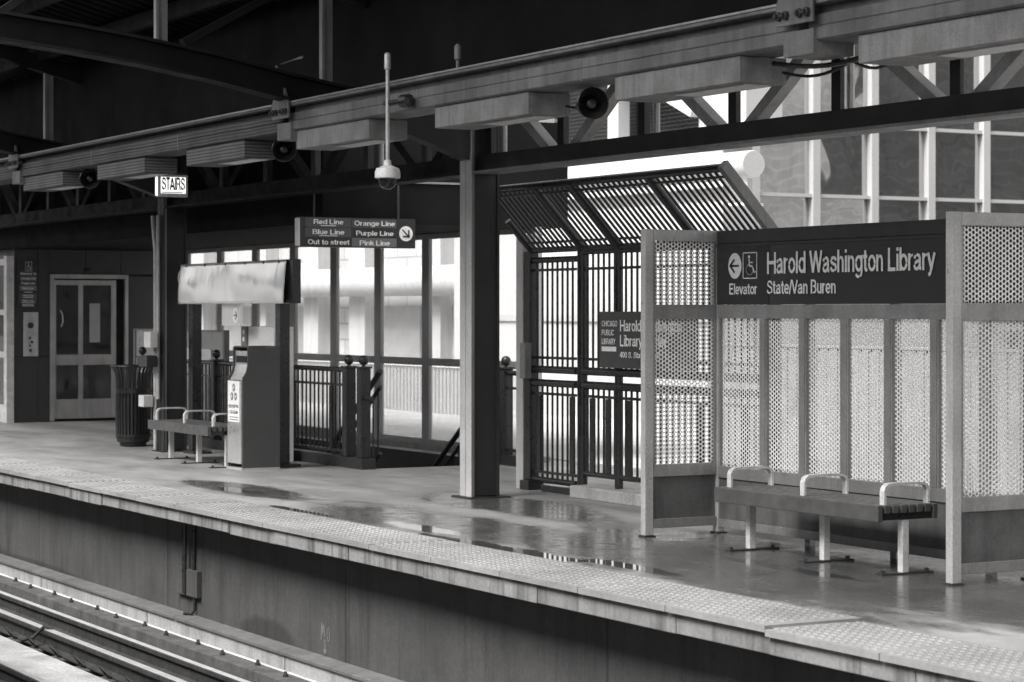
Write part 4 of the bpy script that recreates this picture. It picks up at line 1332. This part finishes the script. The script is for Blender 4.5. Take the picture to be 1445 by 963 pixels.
dup(t, (-10.90, 0, 0), 'slatted bench with pale armrests between the trash can and the recycling bin')

# ------------------------------------------------------------------ recycling bin
t = thing('recycling_bin', (-21.7, 9.06, 0), 'tall recycling cabinet with dark sides and a white poster', 'recycling bin')
x0, x1 = -21.90, -21.50
prof = [(8.875, .02), (9.28, .02), (9.28, 1.235), (8.93, 1.235), (8.93, 1.06), (8.91, .98), (8.875, .93)]
for xx in (x0, x1 - .02):
    MB().prism(prof, 'x', xx, xx + .02).build('side_panel', 'bin_side', t)
b = MB()
b.box(x0 + .021, x1 - .021, 8.862, 9.27, .06, .90)
b.prism([(8.89, .905), (9.26, .905), (9.26, 1.20), (8.95, 1.20), (8.95, 1.06), (8.93, .98)], 'x', x0 + .021, x1 - .021)
b.build('front_door', 'bin_front', t, bev=.004)
BX(x0 + .06, x1 - .06, 8.94, 8.949, 1.085, 1.15).build('slot', 'slot', t)
BX(x0 - .005, x1 + .005, 8.94, 9.29, 1.236, 1.25).build('lid', 'bin_side', t, bev=.003)
BX(x0, x1, 8.86, 9.285, 0, .0195).build('plinth', 'galv', t)
po = MB()
po.box(x0 + .06, x1 - .045, 8.855, 8.861, .48, .895)
po_ = po.build('poster', 'white', t)
b = MB()
for a in (90, 210, 330):
    cx_ = -21.69 + .055 * math.cos(R(a)); cz_ = .77 + .06 * math.sin(R(a))
    disc(b, (cx_, 8.853, cz_), UX, UZ, .042, 12, ru=.034)
b.build('emblem', 'sign_band_pale', po_)
b = MB()
for a in (90, 210, 330):
    cx_ = -21.69 + .055 * math.cos(R(a)); cz_ = .77 + .06 * math.sin(R(a))
    disc(b, (cx_, 8.851, cz_), UX, UZ, .020, 10, ru=.014)
b.build('emblem', 'white', po_)
b = MB()
write(b, 'HELP KEEP THE', (-21.69, 8.853, .625), UX, UZ, .25, .032, .02, 'c')
write(b, 'CTA CLEAN', (-21.69, 8.853, .565), UX, UZ, .21, .032, .02, 'c')
for z in (.53, .505): b.box(-21.80, -21.58, 8.853, 8.8545, z - .003, z + .003)
b.build('lettering', 'sign_dark', po_)

# ------------------------------------------------------------------ trash can
t = thing('trash_can', (-26.0, 9.33, 0), 'black slatted trash can with flared top beside the far column', 'trash can')
c = (-26.0, 9.33, 0)
MB().lathe(c, UZ, [(.05, .15), (.06, .17), (.66, .17), (.66, .16), (.1, .15)], 28).build('liner', 'slot', t)
MB().lathe(c, UZ, [(.0, .13), (.015, .16), (.05, .16), (.055, .19), (.11, .20), (.115, .19)], 28).build('foot_ring', 'trash', t, smooth=True)
b = MB()
for k in range(30):
    a = 2 * math.pi * k / 30
    pts = [(.195, .10), (.205, .45), (.205, .66), (.205, .80), (.215, .87), (.24, .925), (.262, .95)]
    P3 = [(c[0] + r * math.cos(a), c[1] + r * math.sin(a), z) for r, z in pts]
    for p0, p1 in zip(P3, P3[1:]):
        b.beam(p0, p1, .024, .010, (math.cos(a), math.sin(a), 0.01))
b.build('slats', 'trash', t)
b = MB()
for z, r in ((.63, .217), (.115, .21)):
    b = MB(); b.lathe(c, UZ, [(z - .0, r - .012), (z, r), (z + (.055 if z > .5 else .03), r), (z + (.055 if z > .5 else .03), r - .012)], 30); b.build('band', 'trash', t, smooth=True)
b = MB(); b.tube([(c[0] + .26 * math.cos(2 * math.pi * k / 28), c[1] + .26 * math.sin(2 * math.pi * k / 28), .955) for k in range(29)], .011, 8, False)
b.build('rim', 'trash', t, smooth=True)

# ------------------------------------------------------------------ box and conduit on the track wall
t = thing('wall_box', (-18.35, 7.05, -.7), 'pale flat box on the track wall with a dark conduit', 'junction box')
BX(-18.60, -18.10, 7.055, 7.098, -.81, -.585).build('cover', 'wall_conc', t, bev=.004)
b = MB(); b.tube([(-18.36, 7.045, -.14), (-18.36, 7.045, -.79)], .022, 8); b.tube([(-18.23, 7.08, -.14), (-18.23, 7.08, -.583)], .016, 8)
b.tube([(-18.21, 7.08, -.81), (-18.21, 7.08, -.92), (-18.22, 7.06, -.95), (-18.30, 7.02, -.955)], .014, 8)
b.build('conduit', 'steel_black', t)
b = MB(); stroke(b, (-15.62, 7.097, -.79), UX, UZ, [(-.05, -.06), (-.035, .08), (-.02, -.02), (.0, .06), (.015, -.03)], .010)
stroke(b, (-15.56, 7.097, -.80), UX, UZ, [(.02 + .022 * math.cos(R(a)), .0 + .05 * math.sin(R(a))) for a in range(0, 361, 30)], .009)
stroke(b, (-15.60, 7.097, -.90), UX, UZ, [(0, .05), (0, -.05)], .012); stroke(b, (-15.60, 7.097, -.90), UX, UZ, [(-.018, -.02), (0, -.06), (.018, -.02)], .014)
tag(b.build('chalk_mark', 'chalk'), 'chalk scribble with a down arrow on the track wall', 'mark')

# ------------------------------------------------------------------ beyond the platform
t = thing('parapet', (-20, 12.6, 0), 'white ribbed parapet beyond the shelter and fence', 'parapet')
b = MB(); x = -18.6
while x < 4:
    b.box(x, x + .085, 12.56, 12.60, -.3, 1.27); b.box(x + .0851, x + .1509, 12.575, 12.60, -.3, 1.27)
    x += .151
b.build('cladding', 'parapet', t)
BX(-18.6, 4, 12.55, 12.64, 1.271, 1.295).build('cap', 'parapet', t, bev=.004)
b = BX(-18.4, -14.9, 12.70, 12.74, .2, 1.80).build('wind_screen', 'screen')
tag(b, 'plain pale wind screen beyond the shelter back wall', 'screen')
t = thing('picket_fence', (-28, 16.6, -1), 'white picket fence in the light outside the lower windows', 'fence')
b = MB(); x = -46.0
while x < -30.4:
    b.box(x, x + .07, 16.60, 16.63, -2.0, .72); x += .125
b.build('pickets', 'far_pale', t)
for z in (-.35, .60): BX(-46, -30.4, 16.635, 16.67, z, z + .07).build('picket_rail', 'far_pale', t)
BX(-46, -30.4, 16.57, 16.68, .725, .77).build('cap', 'white', t)
BX(-46, -30.4, 16.7, 16.8, -6, -.45).build('kerb_wall', 'far_pale', t)

# white building facing the fence
t = thing('white_building', (-30.5, 20, -6), 'white rendered building with dark mesh louvres behind the truss', 'building')
b = MB(); b.box(-33.6, -26.3, 18.0, 18.5, -6, 3.95); b.box(-33.6, -31.6, 18.0, 18.5, 3.951, 5.5); b.box(-26.75, -25.6, 17.9, 18.5, 3.951, 4.9); b.box(-29.35, -29.05, 18.0, 18.2, 3.951, 5.5)
b.prism([(-29.05, 5.5), (-26.75, 4.6), (-26.75, 5.9), (-29.05, 5.9)], 'y', 18.1, 18.3)
b.build('wall', 'stucco', t)
BX(-31.59, -26.76, 18.5, 18.8, 3.952, 5.5).build('louvre', 'mesh_dark', t)
b = MB()
for k in range(26): b.box(-31.59, -26.76, 18.38, 18.385, 3.97 + k * .058, 3.985 + k * .058)
for k in range(64): b.box(-31.58 + k * .074, -31.573 + k * .074, 18.39, 18.395, 3.96, 5.45)
b.build('louvre_mesh', 'steel_dark', t)
b = MB(); b.beam((-29.3, 17.85, 5.5), (-26.7, 17.85, 4.42), .2, .22); b.build('raking_beam', 'stucco', t)
BX(-34.5, -33.61, 18.1, 18.5, -6, 3.4).build('wing_wall', 'stucco', t)
b = MB()
b.box(-33.6, -26.3, 17.96, 17.995, 1.45, 1.55); b.build('string_course', 'far_pale', t)
t = thing('white_duct', (-25, 16, 3.4), 'fat white round duct with a flat end above the bar grille', 'duct')
MB().lathe((-29.5, 16.0, 3.38), UX, [(0, .17), (6.75, .17), (6.78, .16)], 28).build('duct_pipe', 'duct', t, smooth=True)
BX(-30.5, -23.6, 16.25, 16.5, 3.0, 3.16).build('duct_shelf', 'white', t)
b = MB(); b.tube([(-22.9, 16.0, 3.22), (-22.9, 16.0, 2.9)], .03, 8); b.lathe((-22.9, 16, 2.88), UZ, [(0, .22), (.03, .22)], 20); b.build('bracket', 'white', t)

# pale block building seen through the windows
t = thing('block_building', (-40, 20, -6), 'pale block building with white pilasters seen through the windows', 'building')
BX(-62, -34.6, 19.5, 20.0, -6, 11).build('wall', 'brick_far', t)
for x in (-57, -52.9, -49.2, -45.6, -42.9, -40.7, -37.5, -35.7):
    BX(x - .36, x + .36, 19.2, 19.49, -6, 11).build('pilaster', 'far_white', t)
MB().tube([(-62, 18.9, 2.16), (-35.0, 18.9, 2.16)], .28, 14).build('awning_roll', 'far_white', t, smooth=True)
for k, x in enumerate((-55, -51, -47.4, -44.2, -39.2, -36.6)):
    f = BX(x - .75, x + .75, 19.44, 19.485, .7, 1.71).build('window', 'notice', t)
    BX(x - .8, x + .8, 19.42, 19.495, .62, .69).build('sill', 'white', f)
BX(-62, -34.7, 18.0, 18.3, -6, .45).build('low_wall', 'kerb', t)

# curtain-wall office building across the cross street
t = thing('office_building', (-46, 36, -6), 'glass curtain wall office block with pale mullions and wavy reflections', 'building')
FXX = -42.0
BX(-60, FXX - .3, 27.5, 60, -6, 24).build('core', 'steel_dark', t)
mys = [29.55 + 1.66 * k for k in range(-1, 12)]
zs = [-6, 1.2, 4.22, 5.84, 8.6, 11.5, 15]
for k, y in enumerate(mys):
    BX(FXX - .05, FXX + .14, y - .10, y + .10, -6, 18).build('mullion', 'facade_alu', t)
for z in zs:
    b = MB()
    for ya, yb in zip(mys, mys[1:]):
        b.box(FXX - .04, FXX + .10, ya + .101, yb - .101, z - .04, z + .04)
    b.build('transom', 'facade_alu', t)
for ya, yb in zip(mys, mys[1:]):
    for za, zb in zip(zs, zs[1:]):
        if not (2 < zb and za < 9): continue
        q = MB(); tw = random.uniform(-.02, .02); tz = random.uniform(-.02, .02)
        q.face([(FXX - .02 + tw, ya, za), (FXX - .02 - tw, yb, za), (FXX - .02 - tw + tz, yb, zb), (FXX - .02 + tw + tz, ya, zb)])
        q.build('pane', 'facade_glass', t)

# buildings on the camera's side of the street, which the glass mirrors
t = thing('brick_building', (14, 80, -6), 'brown brick block across the street, mirrored in the office glass', 'building')
BX(5, 19, 70, 95, -6, 16).build('wall', 'brick_dark', t)
BX(4.8, 19.2, 69.8, 95.2, 16.001, 16.6).build('parapet', 'kerb', t)
t = thing('dark_tower', (22, 80, -6), 'dark narrow tower between the brick blocks, mirrored in the office glass', 'building')
BX(19.3, 24, 72, 95, -6, 30).build('wall', 'tile_wall', t)
t = thing('brick_warehouse', (36, 80, -6), 'wide pale brick block beside the dark tower, mirrored in the office glass', 'building')
BX(24.2, 48, 68, 95, -6, 20).build('wall', 'brick_warm', t)
for z in (-1.0, 5.2, 11.0): BX(24.0, 48.2, 67.9, 67.99, z, z + .3).build('band', 'kerb', t)

# the platform the photograph was taken from: unseen canopy added to keep low light off the track wall
t = thing('unseen_canopy_blocker', (-20, -3, 3.6), 'dark unseen canopy added over the opposite platform to block low sky', 'canopy')
b = MB(); b.prism([(1.6, 3.75), (1.6, 3.95), (-8, 3.95), (-8, 3.75)], 'x', -46, -3)
b.build('blocker_deck', 'roof', t)
b = MB(); b.prism([(-8, -6), (-8, 3.74), (-8.2, 3.74), (-8.2, -6)], 'x', -46, -3)
b.build('blocker_wall', 'tile_wall', t)
b = MB(); b.box(-46, 6, -7.9, 0.49, -1.75, -0.02)
structure(b, 'opposite_platform', 'kerb', 'concrete platform on the near side of the track', 'platform')

# loose cables and small fixings under the canopy
def cable(pts, r, label):
    out = []
    for k in range(len(pts) - 1):
        a = Vector(pts[k]); c = Vector(pts[k + 1])
        for q in range(8):
            t_ = q / 8
            out.append(a.lerp(c, t_) - Vector((0, 0, .05 * math.sin(math.pi * t_))))
    out.append(Vector(pts[-1]))
    tag(MB().tube(out, r, 6).build('cable', 'steel_black', smooth=True), label, 'cable')
cable([(-10.95, 7.85, 3.05), (-9.9, 7.85, 3.03)], .016, 'thick black cable slung between the two right-hand boxes')
cable([(-10.95, 7.92, 3.00), (-10.4, 8.0, 3.02), (-9.9, 7.95, 2.99)], .010, 'thin sagging black cable between the two right-hand boxes')
cable([(-13.45, 7.92, 3.0), (-13.05, 7.95, 3.06)], .010, 'short black cable feeding the biggest loudspeaker')
cable([(-18.3, 7.92, 3.0), (-18.1, 7.95, 3.06)], .010, 'short black cable feeding the middle loudspeaker')
